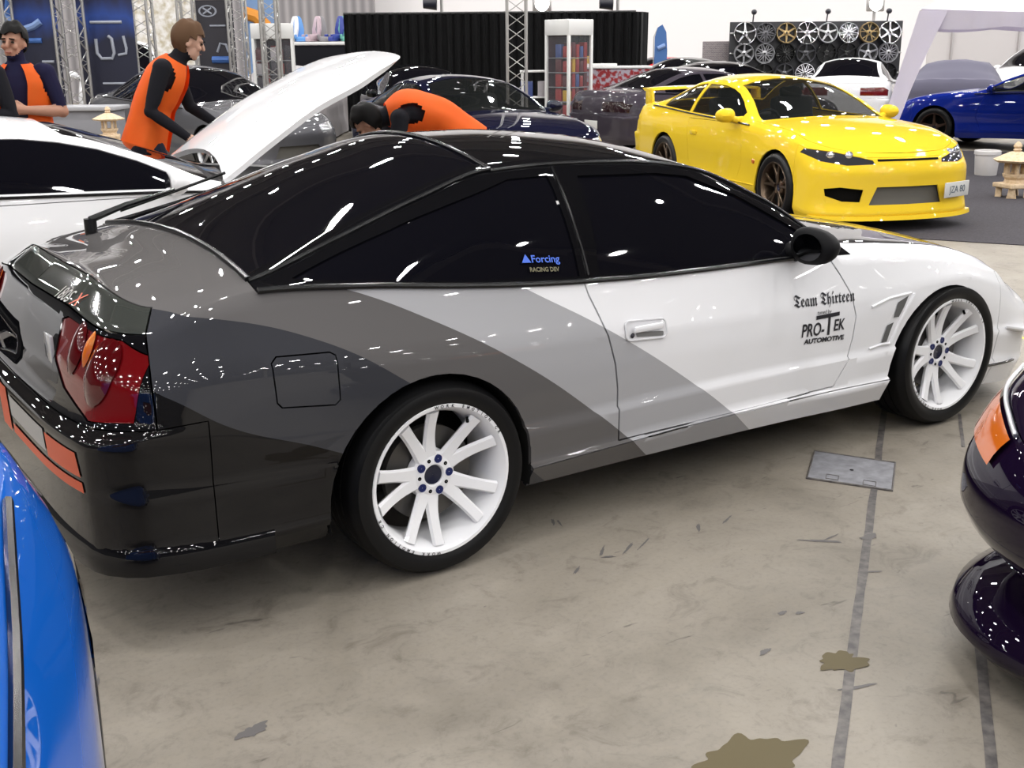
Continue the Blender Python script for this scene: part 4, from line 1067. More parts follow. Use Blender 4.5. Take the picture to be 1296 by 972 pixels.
def human(label, pos, rz, J, shirt, sleeve_to, vest=None, hairm=HAIRBLACK, skin=SKIN, hands=True, group=None, vest_open=True, badge=False, H=1.0):
    """J: joint places; the figure faces local -Y and stands on z = 0"""
    root = empty('person', pos, rz, label, 'person', group); root.scale = (H, H, H)
    bm = BM()
    pel, spi, che, nec = (Vector(J[k]) for k in ('pelvis', 'spine', 'chest', 'neck'))
    ax = Vector(J.get('side', (1, 0, 0)))
    # trunk: oval sections from hips to shoulders
    up0 = (spi-pel).normalized(); secs = []
    for c, w, d in ((pel-up0*.06, .165, .115), (pel+up0*.03, .17, .12), (spi, .150, .108), (spi.lerp(che, .5), .165, .118), (che, .180, .122), (che.lerp(nec, .5), .165, .105), (nec, .075, .07)): secs.append((c, w, d))
    rings = []
    for i, (c, w, d) in enumerate(secs):
        a = secs[max(0, i-1)][0]; b = secs[min(len(secs)-1, i+1)][0]; t = (b-a).normalized(); f = ax.cross(t).normalized()
        rings.append([bm.verts.new(c+ax*math.cos(2*PI*k/18)*w+f*math.sin(2*PI*k/18)*d) for k in range(18)])
    for A, B in zip(rings, rings[1:]):
        for k in range(18): bm.faces.new((A[k], A[(k+1) % 18], B[(k+1) % 18], B[k]))
    bm.faces.new(rings[0][::-1]); bm.faces.new(rings[-1])
    segs = [(pel, spi, .13, 2), (spi, che, .13, 1), (che, nec, .11, 1)]
    M = J['head']
    hc = M @ V(0, 0, 0)
    chain(bm, [nec-(nec-che).normalized()*.04, nec.lerp(hc, .6)], [.062, .056]); segs += [(nec.lerp(hc, .25), hc, .06, 0), (M @ V(0, 0, .03), M @ V(0, -.03, -.06), .06, 0)]
    head(bm, M)
    for s, k in ((-1, 'l'), (1, 'r')):
        sh, el, wr = (Vector(J[n+k]) for n in ('sh', 'el', 'wr'))
        chain(bm, [sh-ax*s*.03, sh, el, wr], [.068, .062, .044, .031])
        if sleeve_to == 'wrist': segs += [(sh, el, .055, 1), (el, wr, .04, 1), (wr, wr+(wr-el).normalized()*.15, .035, 0)]
        else: segs += [(sh, sh.lerp(el, .75), .055, 1), (sh.lerp(el, .95), wr, .04, 0), (wr, wr+(wr-el).normalized()*.15, .035, 0)]
        if hands: hand(bm, wr, (wr-el), J.get('hup'+k, (0, -.4, .6)), s)
        hp, kn, an = (Vector(J[n+k]) for n in ('hip', 'kn', 'an'))
        chain(bm, [hp, kn, an], [.088, .062, .046]); fwd = Vector(J.get('fwd', (0, -1, 0)))
        chain(bm, [an+V(0, 0, -.02)-fwd*.03, an+fwd*.10+V(0, 0, -.045), an+fwd*.17+V(0, 0, -.055)], [.045, .040, .032])
        segs += [(hp, kn, .08, 2), (kn, an+V(0, 0, .06), .055, 2), (an-V(0, 0, .03), an+fwd*.17-V(0, 0, .05), .045, 3)]
    body = fuse('body', bm, [skin, shirt, DENIM, SHOE], root, seg_class(segs), .0095)
    hair_cap(M, hairm, root); face_bits(M, root)
    if vest:
        bm = BM(); rows = []
        vs = [(pel-up0*.13, .225, .165), (pel+up0*.03, .205, .155), (spi, .190, .146), (spi.lerp(che, .5), .198, .152), (che, .205, .152), (che.lerp(nec, .55), .165, .128), (che.lerp(nec, .95), .092, .088)]
        n = 72; NS = 25; tt = list(range(len(vs))); qq = np.linspace(0, len(vs)-1, NS)
        cs_ = [spl(tt, [v_[0][c] for v_ in vs], qq) for c in range(3)]; ws = spl(tt, [v_[1] for v_ in vs], qq); ds = spl(tt, [v_[2] for v_ in vs], qq); cc_ = [Vector((float(cs_[0][i]), float(cs_[1][i]), float(cs_[2][i]))) for i in range(NS)]
        for i in range(NS):
            c = cc_[i]; t = (cc_[min(NS-1, i+1)]-cc_[max(0, i-1)]).normalized(); f = ax.cross(t).normalized(); w, d = float(ws[i]), float(ds[i]); row = []
            gap = (.30+.035*qq[i]) if vest_open else .02
            for k in range(n+1):
                a_ = PI/2+gap+(2*PI-2*gap)*k/n          # the opening looks towards the chest
                fl = 1+(.035*math.sin(5*a_+qq[i]*.8)+.012*math.sin(9*a_-qq[i]))*max(.2, 1-qq[i]/5)
                row.append(bm.verts.new(c+ax*math.cos(a_)*w*fl+f*math.sin(a_)*d*fl))
            rows.append(row)
        for i, (A, B) in enumerate(zip(rows, rows[1:])):
            for k in range(n):
                a_ = PI/2+gap+(2*PI-2*gap)*(k+.5)/n; side_ = min(abs((a_-PI+PI) % (2*PI)-PI), abs(a_ % (2*PI)), abs(a_ % (2*PI)-2*PI))
                if ((qq[i]+.12-4.25)/1.0)**2+(side_/.50)**2 < 1: continue      # arm holes
                bm.faces.new((A[k], A[k+1], B[k+1], B[k]))
        bmesh.ops.solidify(bm, geom=bm.faces[:], thickness=.012); v = obj('vest', bm, vest, root)
    if badge:
        bm = BM(); c = che+V(0, -.16, -.1); box(bm, c, (.09, .006, .06), .003); obj('chest_badge', bm, BADGE, root)
    return root
def HM(c, pitch=0., yaw=0., roll=0.): return Matrix.Translation(c) @ RZ(yaw) @ RX(pitch) @ RY(roll)
def legs(dx=.10, z=.93, step=0., y=0.):
    return dict(hipl=(-dx, y, z), knl=(-dx-.01, y-.03-step*.5, .50), anl=(-dx-.02, y+.03-step, .09), hipr=(dx, y, z), knr=(dx+.01, y-.03+step*.4, .50), anr=(dx+.02, y+.03+step, .09))
J = dict(pelvis=(0, 0, .97), spine=(0, .0, 1.14), chest=(0, .01, 1.33), neck=(0, .0, 1.49), head=HM((.0, -.02, 1.615), .05, -.15, .05),
         shl=(-.19, .01, 1.42), ell=(-.26, -.02, 1.14), wrl=(-.11, -.20, 1.06), shr=(.19, .01, 1.42), elr=(.27, .0, 1.15), wrr=(.09, -.20, 1.17), hupl=(0, -1, .2), hupr=(0, -1, .2), **legs())
p0 = dep(24, 100, 8.0)
human('person in a navy shirt and open orange vest, forearms held in front, looking towards us', (p0.x, p0.y, 0), FACE+.12, J, NAVY, 'elbow', HIVIS)
p0 = dep(-37, 120, 7.5)
human('person cut by the frame edge, orange vest over a black sleeve, beside the navy-shirted one', (p0.x, p0.y, 0), FACE-.1, J, BLACKCLOTH, 'wrist', HIVIS, H=1.0)
# walking to the right, stooping, seen from the side
J2 = dict(pelvis=(0, .05, .96), spine=(0, -.0, 1.12), chest=(0, -.10, 1.29), neck=(0, -.19, 1.43), head=HM((0, -.27, 1.54), .35, .35, 0),
          shl=(-.19, -.11, 1.37), ell=(-.25, -.02, 1.09), wrl=(-.22, -.24, .92), shr=(.19, -.11, 1.37), elr=(.25, -.20, 1.10), wrr=(.22, -.38, .98), **legs(step=.22, y=.05))
p0 = dep(194, 120, 8.3)
human('person with brown hair and black sleeves in an orange vest, stooping behind the white car', (p0.x, p0.y, 0), FACE+PI/2+.1, J2, BLACKCLOTH, 'wrist', HIVIS, HAIRBROWN, SKIN2, vest_open=True, H=1.05)
# bent over the engine bay, facing left
J3 = dict(pelvis=(0, .10, .98), spine=(0, -.04, 1.09), chest=(0, -.24, 1.14), neck=(0, -.40, 1.11), head=HM((0, -.52, 1.06), .95, -.45, 0), 
          shl=(-.19, -.33, 1.10), ell=(-.24, -.36, .84), wrl=(-.16, -.52, .80), shr=(.19, -.33, 1.10), elr=(.25, -.38, .84), wrr=(.15, -.55, .80), hupl=(0, 0, 1), hupr=(0, 0, 1), **legs(y=.10))
p0 = dep(560, 150, 8.0)
human('person with black hair bending down under the open bonnet, orange vest over black shirt', (p0.x, p0.y, 0), FACE-PI/2+.25, J3, BLACKCLOTH, 'elbow', HIVIS)
# ------------------------------------------------------------------ stands, banners and fittings of the show
ALU = mat('truss_aluminium', (.50, .49, .48), .35, .85)
def flat(p): return V(p.x, p.y, 0)
def truss(px, D, h, w=.29, label=None, group=None, n=12):
    p = flat(dep(px, 70, D)); t = empty('truss_tower', p, FACE, label, 'truss', group)
    for sx in (-1, 1):
        for sy in (-1, 1):
            bm = BM(); tube(bm, [(sx*w/2, sy*w/2, .02), (sx*w/2, sy*w/2, h)], .024, 8); obj('chord', bm, ALU, t)
    step = h/n
    for a, b in (((-1, -1), (1, -1)), ((1, -1), (1, 1)), ((1, 1), (-1, 1)), ((-1, 1), (-1, -1))):
        bm = BM(); pts = []
        for i in range(n*2+1):
            q = a if i % 2 == 0 else b; pts.append((q[0]*w/2, q[1]*w/2, .03+(h-.06)*i/(n*2)))
        tube(bm, pts, .012, 6); obj('lacing', bm, ALU, t)
    bm = BM(); box(bm, (0, 0, .012), (w+.25, w+.25, .02), .004); obj('base_plate', bm, ALU, t)
    return t
truss(92, 17., 4.2, .33, 'metal truss tower between the two dark blue banners'); truss(2, 17., 4.2, .33, 'metal truss tower at the very left frame edge')
truss(182, 17.6, 4.2, .30, 'metal truss tower right of the second dark blue banner')
truss(303, 20., 4.0, .27, 'metal truss tower right of the grey banner with an oval mark'); truss(241, 20.3, 4.0, .27, 'metal truss tower left of the grey banner with an oval mark')
truss(344, 17.9, 4.0, .24, 'metal truss tower in front of the left display cabinet'); truss(654, 17.5, 5., .29, 'tall metal truss tower in front of the black curtain')
def print_art(nt, b):
    N = nt.nodes; L = nt.links; tc = N.new('ShaderNodeTexCoord'); sp = N.new('ShaderNodeSeparateXYZ'); L.new(tc.outputs['Generated'], sp.inputs[0])
    r = N.new('ShaderNodeValToRGB'); e = r.color_ramp.elements; e[0].position = 0; e[0].color = (.006, .006, .018, 1); e[1].position = 1; e[1].color = (.008, .008, .03, 1)
    for p, c in ((.42, (.006, .008, .03, 1)), (.56, (.012, .05, .26, 1)), (.66, (.006, .010, .05, 1))):
        k = e.new(p); k.color = c
    n = N.new('ShaderNodeTexNoise'); n.inputs['Scale'].default_value = 3; ad = N.new('ShaderNodeMath'); ad.operation = 'MULTIPLY_ADD'; ad.inputs[1].default_value = .18
    L.new(n.outputs['Fac'], ad.inputs[0]); L.new(sp.outputs['Z'], ad.inputs[2]); sb = N.new('ShaderNodeMath'); sb.operation = 'SUBTRACT'; sb.inputs[1].default_value = .09
    L.new(ad.outputs[0], sb.inputs[0]); L.new(sb.outputs[0], r.inputs[0]); L.new(r.outputs[0], b.inputs['Base Color'])
NIGHT = mat('printed_banner', (.01, .01, .03), .55, build=print_art)
GREYBANNER = mat('grey_banner', (.028, .026, .034), .6)
PRINTWHITE = mat('print_white', (.32, .34, .40), .6); PRINTBLUE = mat('print_blue', (.05, .14, .42), .6); PRINTPALE = mat('print_pale_blue', (.20, .30, .55), .6)
def banner(px0, px1, D, z0, z1, m, label):
    a, b = flat(dep(px0, 60, D)), flat(dep(px1, 60, D)); c = (a+b)/2; w = (b-a).length
    t = empty('banner', V(c.x, c.y, 0), FACE, label, 'banner')
    bm = BM(); box(bm, (0, 0, (z0+z1)/2), (w, .02, z1-z0)); obj('print', bm, m, t)
    bm = BM(); box(bm, (0, 0, z1), (w+.04, .04, .04), .008); box(bm, (0, 0, z0), (w+.04, .04, .04), .008); obj('rail', bm, ALU, t)
    for s in (-1, 1):
        bm = BM(); box(bm, (s*w*.46, 0, z0/2), (.04, .04, z0), .005); box(bm, (s*w*.46, 0, .01), (.06, .4, .02), .004); obj('foot', bm, ALU, t)
    return t, w
def strip(name, pts, w, y, m, parent):
    bm = BM(); tube(bm, [(x, y, z) for x, z in pts], w, 8); return obj(name, bm, m, parent)
t, w = banner(8, 76, 17.3, .6, 3.2, NIGHT, 'dark blue banner with a pale figure, behind the navy-shirted person')
strip('printed_figure', [(-.36, 2.15), (-.28, 1.98), (-.12, 1.90), (.05, 1.95), (.16, 2.02)], .055, -.012, PRINTPALE, t); strip('printed_figure', [(-.25, 2.45), (-.30, 2.25), (-.32, 2.1)], .05, -.012, PRINTBLUE, t); strip('printed_base', [(-.38, 1.74), (.15, 1.74)], .04, -.012, PRINTBLUE, t); strip('printed_caption', [(.12, 1.43), (.30, 1.43)], .02, -.012, PRINTWHITE, t)
t, w = banner(100, 172, 17.3, .6, 3.2, NIGHT, 'dark blue banner with pale hose outlines, beside the walking person')
strip('printed_headline', [(-.22, 2.0), (.26, 2.0)], .022, -.012, PRINTWHITE, t)
strip('printed_hose', [(-.16, 1.76), (-.16, 1.55), (-.10, 1.47), (.06, 1.47), (.10, 1.55), (.08, 1.76), (.03, 1.80)], .026, -.012, PRINTWHITE, t); strip('printed_hose', [(.26, 1.80), (.29, 1.62), (.28, 1.54), (.16, 1.52)], .022, -.012, PRINTWHITE, t); strip('printed_footline', [(-.12, 1.10), (.32, 1.10)], .018, -.012, PRINTWHITE, t)
t, w = banner(252, 298, 20.2, .5, 2.45, GREYBANNER, 'dark grey banner with a white oval mark, behind the grey saloon')
bm = BM(); lathe(bm, [(.10, -.004), (.125, -.004), (.125, .004), (.10, .004)], 32, c=(0, -.014, 0)); bmesh.ops.scale(bm, vec=(1.3, 1, .8), verts=bm.verts[:]); bmesh.ops.translate(bm, vec=(-.12, 0, 2.25), verts=bm.verts[:]); obj('oval_mark', bm, PRINTWHITE, t)
strip('oval_cross', [(-.20, 2.30), (-.05, 2.20)], .016, -.014, PRINTWHITE, t); strip('oval_cross', [(-.20, 2.20), (-.05, 2.30)], .016, -.014, PRINTWHITE, t); strip('printed_headline', [(-.1, 2.0), (.18, 2.0)], .016, -.012, PRINTWHITE, t)
strip('printed_parts', [(0, 1.55), (.06, 1.70), (.16, 1.68), (.2, 1.55)], .022, -.012, PRINTWHITE, t); strip('printed_glow', [(-.1, 1.42), (.2, 1.42)], .06, -.012, PRINTBLUE, t)
t, w = banner(172, 250, 23.5, .3, 3.2, mat('leaf_print', (.6, .58, .5), .7, build=noise_col((.48, .42, .30), (.78, .76, .74), 7, 5, .35, .62)), 'pale banner printed with mottled leaves, behind the walking person')
t, w = banner(308, 352, 22.5, 1.0, 3.6, mat('sky_print', (.16, .27, .48), .6), 'sky blue banner with an orange arc, above the left display cabinet')
strip('orange_arc', [(-.30, 2.3), (-.05, 2.22), (.12, 2.05), (.22, 1.85)], .13, -.0, mat('print_orange', (.62, .24, .02), .6), t)
# grey counter under the banners
p = flat(dep(100, 120, 13.6)); t = empty('counter', p, FACE, 'low grey counter under the dark blue banners', 'counter')
bm = BM(); box(bm, (0, 0, .45), (.9, .5, .9), .02); obj('front', bm, mat('counter_grey', (.20, .20, .22), .5), t); bm = BM(); box(bm, (0, 0, .92), (1.0, .6, .05), .01); obj('top', bm, mat('counter_top_grey', (.34, .34, .36), .4), t)
# display cabinets
PACKS = [mat('packet_red', (.30, .02, .02), .5), mat('packet_maroon', (.10, .015, .02), .5), mat('packet_dark', (.03, .02, .03), .5), mat('packet_yellow', (.55, .33, .02), .5), mat('packet_blue', (.05, .08, .25), .5), mat('packet_white', (.45, .42, .44), .5)]
CABGLASS = clear_glass('cabinet_glass', (.3, .32, .34), .10)
CABWHITE = mat('cabinet_white', (.75, .75, .74), .4)
def cabinet(px, D, w, d, h, rz, label, gl, cols, tones):
    p = flat(dep(px, 60, D)); t = empty('display_cabinet', p, FACE+rz, label, 'cabinet')
    for sx in (-1, 1):
        for sy in (-1, 1):
            bm = BM(); box(bm, (sx*w/2, sy*d/2, h/2), (.045, .045, h), .005); obj('post', bm, CABWHITE, t)
    bm = BM(); box(bm, (0, 0, h-.10), (w+.05, d+.05, .24), .01); obj('header', bm, CABWHITE, t); bm = BM(); box(bm, (0, 0, .12), (w+.03, d+.03, .24), .01); obj('plinth', bm, CABWHITE, t)
    bm = BM(); box(bm, (0, d/2-.01, h/2), (w-.05, .01, h-.3)); obj('back_panel', bm, mat('cabinet_back', (.06, .015, .03), .5), t)
    zs = np.linspace(.30, h-.56, 6)
    for z in zs:
        bm = BM(); box(bm, (0, 0, z), (w-.04, d-.05, .012)); obj('shelf', bm, mat('shelf_glass', (.3, .3, .32), .2), t)
    bm = BM(); box(bm, (0, -d/2, h/2+.0), (w-.05, .006, h-.46)); obj('glass_pane', bm, CABGLASS, t)
    for sx in (-1, 1):
        bm = BM(); box(bm, (sx*w/2, 0, h/2), (.006, d-.05, h-.46)); obj('glass_pane', bm, CABGLASS, t)
    proto = None
    for i, z in enumerate(zs):
        for dp in range(2):
            for k in range(cols):
                hh = .17+.03*((i*3+k*5+dp) % 3); x = -w/2+.075+(w-.15)*k/(cols-1)
                bm = BM(); box(bm, (0, 0, hh/2), ((w-.14)/cols*.92, .13, hh), .006)
                o = obj('packet', bm, PACKS[tones[(i*cols+k+dp*3) % len(tones)]], None); o.location = p+Matrix.Rotation(FACE+rz, 3, 'Z') @ V(x, -d/2+.11+.17*dp, z+.007); o.rotation_euler = (0, 0, FACE+rz)
                tag(o, gl[0], 'packet', gl[1])
cabinet(720, 18., .50, .50, 1.98, R(42), 'white-framed glass cabinet of red packets standing before the black curtain', ('small packet on a shelf of the glass cabinet before the black curtain', 'packets in the cabinet before the curtain'), 5, [0, 1, 0, 0, 1, 0, 4, 0, 1, 0, 3])
cabinet(346, 18.6, .62, .45, 1.97, R(8), 'white display cabinet with dark red goods beside the open white bonnet', ('small dark packet on a shelf of the left white cabinet', 'packets in the left cabinet'), 5, [1, 2, 0, 2, 1, 2, 5])
# long counter with red fronted goods and boxes
p = flat(dep(772, 95, 18.9)); t = empty('sales_table', p, FACE, 'long table with a red and white patterned front before the black curtain', 'table')
bm = BM(); box(bm, (0, 0, 1.26), (1.35, .5, .04), .01); obj('tabletop', bm, CABWHITE, t)
bm = BM(); box(bm, (0, -.22, .62), (1.31, .02, 1.22)); obj('front_cloth', bm, mat('pattern_cloth', (.3, .05, .07), .7, build=noise_col((.28, .015, .02), (.40, .36, .42), 14, 2, .45, .60)), t)
for s in (-1, 1):
    bm = BM(); box(bm, (s*.62, .1, .62), (.05, .3, 1.24), .005); obj('trestle', bm, ALU, t)
for i, (dx, m_, lb) in enumerate(((-.46, PACKS[3], 'orange brown carton on the sales table'), (-.15, CABWHITE, 'flat white carton on the sales table'))):
    bm = BM(); box(bm, (0, 0, .08 if i == 0 else .02), (.24, .2, .16) if i == 0 else (.5, .25, .04), .006); o = obj('carton', bm, m_); o.location = p+Matrix.Rotation(FACE, 3, 'Z') @ V(dx, -.05, 1.281); o.rotation_euler = (0, 0, FACE); tag(o, lb, 'box')
p = flat(dep(682, 100, 18.6)); t = empty('side_table', p, FACE, 'small white table left of the red packet cabinet', 'table')
bm = BM(); box(bm, (0, 0, 1.21), (.62, .4, .03), .006); obj('tabletop', bm, CABWHITE, t)
for sx in (-1, 1):
    for sy in (-1, 1):
        bm = BM(); tube(bm, [(sx*.27, sy*.17, 0), (sx*.27, sy*.17, 1.2)], .022, 8); obj('leg', bm, CABWHITE, t)
for i, (dx, m_, lb) in enumerate(((-.2, PACKS[4], 'small blue carton on the shelf under the small white table'), (.08, PACKS[5], 'small pale carton on the shelf under the small white table'))):
    bm = BM(); box(bm, (0, 0, .12), (.2, .2, .24), .006); o = obj('carton', bm, m_); o.location = p+Matrix.Rotation(FACE, 3, 'Z') @ V(dx, 0, .812); o.rotation_euler = (0, 0, FACE); tag(o, lb, 'box')
bm = BM(); box(bm, (0, 0, .80), (.56, .36, .02), .004); obj('shelf', bm, CABWHITE, t)
# black curtain wall
a, b = flat(dep(436, 50, 22)), flat(dep(824, 50, 22)); c = (a+b)/2; wd = (b-a).length
t = empty('curtain_wall', c, FACE, 'long black curtain closing off the back of the hall', 'curtain')
CURT = mat('black_curtain', (.006, .006, .007), .9)
bm = BM(); top, bot = [], []
for i in range(241):
    x = -wd/2+wd*i/240; y = .035*math.sin(i*.9)+.02*math.sin(i*2.3)
    if x > wd/2-.35: y += .5*((x-wd/2+.35)/.35)**2
    top.append(bm.verts.new((x, y, 2.24))); bot.append(bm.verts.new((x, y*1.2, .02)))
for i in range(240): bm.faces.new((bot[i], bot[i+1], top[i+1], top[i]))
bmesh.ops.solidify(bm, geom=bm.faces[:], thickness=.01); obj('drape', bm, CURT, t)
bm = BM(); tube(bm, [(-wd/2, .02, 2.24), (wd/2-.3, .02, 2.24)], .025, 8); obj('rail', bm, mat('rail_black', (.02, .02, .02), .5), t)
for s in (-1, 0, 1):
    bm = BM(); tube(bm, [(s*wd*.47, .1, 0), (s*wd*.47, .1, 2.24)], .025, 8); obj('post', bm, mat('rail_black'), t)
# blue feather flag
p = flat(dep(836, 60, 25)); t = empty('feather_flag', p, FACE, 'blue feather flag beside the end of the black curtain', 'flag')
bm = BM(); prism(bm, [(-.14, .35), (.13, .35), (.15, 1.5), (.12, 1.9), (.03, 2.06), (-.07, 2.0), (-.13, 1.8)], .012); obj('flag_cloth', bm, mat('flag_blue', (.06, .15, .38), .7), t)
strip('flag_print', [(-.06, 1.55), (.10, 1.62)], .05, -.0, PRINTPALE, t)
bm = BM(); tube(bm, [(-.15, .02, 0), (-.15, .02, 1.8), (-.08, .02, 1.98), (.02, .02, 2.04)], .012, 8); box(bm, (-.15, .02, .01), (.4, .4, .02), .004); obj('pole', bm, ALU, t)
# racing seats on a draped bench
a, b = flat(dep(368, 50, 25)), flat(dep(436, 50, 25)); c = (a+b)/2
t = empty('bench', c, FACE, 'long bench with black cloth carrying the row of racing seats', 'bench')
bm = BM(); box(bm, (0, 0, 1.72), (1.45, .7, .06), .01); obj('bench_top', bm, CABWHITE, t); bm = BM(); box(bm, (0, 0, .84), (1.40, .62, 1.68), .02); obj('cloth', bm, BLACKCLOTH, t)
def racing_seat(i, col, nm):
    o = empty('racing_seat', c+Matrix.Rotation(FACE, 3, 'Z') @ V(-.62+.25*i, -.05, 1.751), FACE+R(20 if i % 2 else -35), '%s racing bucket seat on the draped bench' % nm, 'seat', 'racing seats on the bench')
    m_ = mat('seat_'+nm.replace(' ', '_'), col, .5)
    bm = BM(); prism(bm, [(-.10, .08), (.10, .08), (.125, .28), (.09, .40), (.085, .50), (.05, .56), (-.05, .56), (-.085, .50), (-.09, .40), (-.125, .28)], .05, Matrix.Translation((0, .10, 0)) @ RX(-.18), bev=.012); obj('backrest', bm, m_, o)
    bm = BM(); box(bm, (0, -.05, .06), (.23, .30, .10), .03); obj('seat_cushion', bm, m_, o)
    for s in (-1, 1):
        bm = BM(); box(bm, (s*.12, -.04, .11), (.03, .28, .10), .012); obj('side_bolster', bm, m_, o)
for i, (col, nm) in enumerate((((.75, .75, .78), 'white'), ((.10, .28, .62), 'light blue'), ((.50, .38, .42), 'pinkish grey'), ((.22, .21, .22), 'dark grey'), ((.03, .05, .28), 'navy blue'), ((.12, .38, .30), 'green'))): racing_seat(i, col, nm)
# silver cloth over something by the cabinet
def cloth_car(px, py, D, head, m, label, sc=1.):
    p = flat(dep(px, py, D)); L, C = tweak(net_coupe(), sc, 1.04, 1.02)
    L[0] = [(q[0]*1.0, q[1]*1.08, .03) for q in L[0]]
    root = empty('car_cover', p, head, label, 'car cover')
    B = Body(L, C, [6], sub=4, vsub=3, tsub=4); fr = random.Random(3)
    for v in B.bm.verts: v.co += v.normal*(.008*math.sin(v.co.x*9+v.co.z*5)+.006*math.sin(v.co.y*14+v.co.x*4))
    B.bm.normal_update(); B.extract('body', m, root, oname='cover_cloth', gap=0, depth=.01)
    bm = BM()
    tube(bm, [(3.35, -.5, .08), (3.40, 0, .08), (3.35, .5, .08)], .02, 8); obj('hem_cord', bm, m, root)
cloth_car(1208, 110, 21.4, R(33), mat('cover_grey', (.095, .09, .13), .85), 'grey fabric cover draped over a whole car, behind the royal blue car')
cloth_car(358, 80, 20.6, R(56), mat('cover_silver', (.34, .32, .33), .7), 'pale silver cover draped over a car beyond the open white bonnet', .9)
# stone lanterns
STONE = mat('lantern_stone', (.62, .47, .30), .8, build=noise_col((.52, .38, .24), (.70, .55, .38), 30, 4, .3, .7, .15))
def lantern(pos, label, s=1.):
    t = empty('stone_lantern', pos, FACE+.3, label, 'lantern')
    bm = BM()
    for k in range(4):
        a = PI/4+k*PI/2; prism(bm, [(-.05, 0), (.05, 0), (.035, .07), (.03, .13), (-.03, .13), (-.035, .07)], .06, RZ(a) @ Matrix.Translation((0, .11, 0)))
    box(bm, (0, 0, .13), (.30, .30, .05), .012); lathe(bm, [(.02, .15), (.115, .15), (.10, .19), (.125, .22), (.125, .24), (.02, .24)], 6, 'Z'); obj('base', bm, STONE, t, smooth=False)
    bm = BM()
    for k in range(6):
        a = k*PI/3; box(bm, (math.cos(a)*.095, math.sin(a)*.095, .305), (.035, .035, .13), .004, None)
    lathe(bm, [(.02, .235), (.13, .235), (.13, .25), (.02, .25)], 6, 'Z'); lathe(bm, [(.02, .36), (.13, .36), (.13, .375), (.02, .375)], 6, 'Z'); obj('light_chamber', bm, STONE, t, smooth=False)
    bm = BM(); lathe(bm, [(.02, .37), (.225, .375), (.245, .395), (.15, .44), (.075, .475), (.03, .485)], 6, 'Z', cap=True); obj('roof', bm, STONE, t, smooth=False)
    bm = BM(); lathe(bm, [(.035, .48), (.045, .50), (.03, .515), (.045, .535), (.035, .56), (.008, .585)], 12, 'Z', cap=True); obj('finial', bm, STONE, t)
    t.scale = (s, s, s)
lantern(ground(1281, 250), 'pale stone garden lantern on the dark carpet beside the white bucket')
p = flat(dep(136, 140, 12.6))
bm = BM(); box(bm, (0, 0, .28), (.42, .34, .56), .01); o = obj('display_plinth', bm, mat('plinth_beige', (.40, .36, .30), .7)); o.location = p; o.rotation_euler = (0, 0, FACE); tag(o, 'beige plinth under the left stone lantern, behind the white car roof', 'plinth')
lantern(V(p.x, p.y, .562), 'pale stone garden lantern on a plinth behind the white car roof', .72)
# bucket
t = empty('bucket', ground(1247, 222), FACE, 'white plastic bucket on the carpet by the stone lantern', 'bucket'); BK = mat('bucket_white', (.62, .60, .60), .5)
bm = BM(); lathe(bm, [(.001, .004), (.125, .004), (.13, .012), (.148, .26), (.158, .26), (.158, .30), (.148, .31), (.138, .30), (.12, .02), (.001, .02)], 28, 'Z'); obj('pail', bm, BK, t)
bm = BM(); tube(bm, [(.15*math.cos(a), -.15*math.sin(a)*.5, .27-.09*math.sin(a)) for a in np.linspace(0, PI, 14)], .006, 6); obj('handle', bm, ALU, t)
# gazebo
TENT = mat('tent_fabric', (.78, .74, .84), .75); TENT.node_tree.nodes['Principled BSDF'].inputs['Transmission Weight'].default_value = .0
P = dep(1166, 14, 14.); bt = ground(1104, 221); ta = YAW+R(19.5); dd = V(math.sin(ta), math.cos(ta), 0); rr_ = V(math.cos(ta), -math.sin(ta), 0)
t = empty('gazebo', V(P.x, P.y, 0), 0, 'white fabric gazebo with slanted legs standing over the blue car', 'gazebo')
zt = P.z; out = flat(bt)-V(P.x, P.y, 0)
S_ = 3.0; ctr = rr_*S_/2+dd*S_/2
def outw(k): 
    v = (k-ctr); v.z = 0; return v.normalized()
cs = [V(0, 0, 0), rr_*S_, rr_*S_+dd*S_, dd*S_]
for i, k in enumerate(cs):
    o_ = out if i == 0 else outw(k)*out.length
    bm = BM(); tube(bm, [k+o_+V(0, 0, .02), k+V(0, 0, zt)], .02, 8); obj('leg', bm, ALU, t)
    f1, f2 = [rr_, dd, -rr_, -dd][i], [dd, -rr_, -dd, rr_][i]
    bm = BM(); rows = []
    for u in np.linspace(.0, 1, 9):
        c_ = (k+o_).lerp(k, u); c_.z = .25+(zt-.25)*u; ww = .15+.16*u**2
        rows.append([bm.verts.new(c_+f1*ww), bm.verts.new(c_+f1*ww*.5-outw(k)*-.02), bm.verts.new(c_+outw(k)*.03), bm.verts.new(c_+f2*ww*.5), bm.verts.new(c_+f2*ww)])
    for A, B in zip(rows, rows[1:]):
        for q in range(4): bm.faces.new((A[q], A[q+1], B[q+1], B[q]))
    bmesh.ops.solidify(bm, geom=bm.faces[:], thickness=.008); obj('leg_cover', bm, TENT, t)
bm = BM(); apex = bm.verts.new(ctr+V(0, 0, zt+.75)); rim = []
for i in range(4):
    a, b = cs[i], cs[(i+1) % 4]
    for u in np.linspace(0, 1, 9)[:-1]: rim.append(bm.verts.new(a.lerp(b, u)+V(0, 0, zt+.03-.06*math.sin(PI*u))))
for i in range(len(rim)): bm.faces.new((rim[i], rim[(i+1) % len(rim)], apex))
bmesh.ops.subdivide_edges(bm, edges=[e for e in bm.edges if apex in e.verts], cuts=3); bmesh.ops.solidify(bm, geom=bm.faces[:], thickness=.006); obj('canopy', bm, TENT, t)
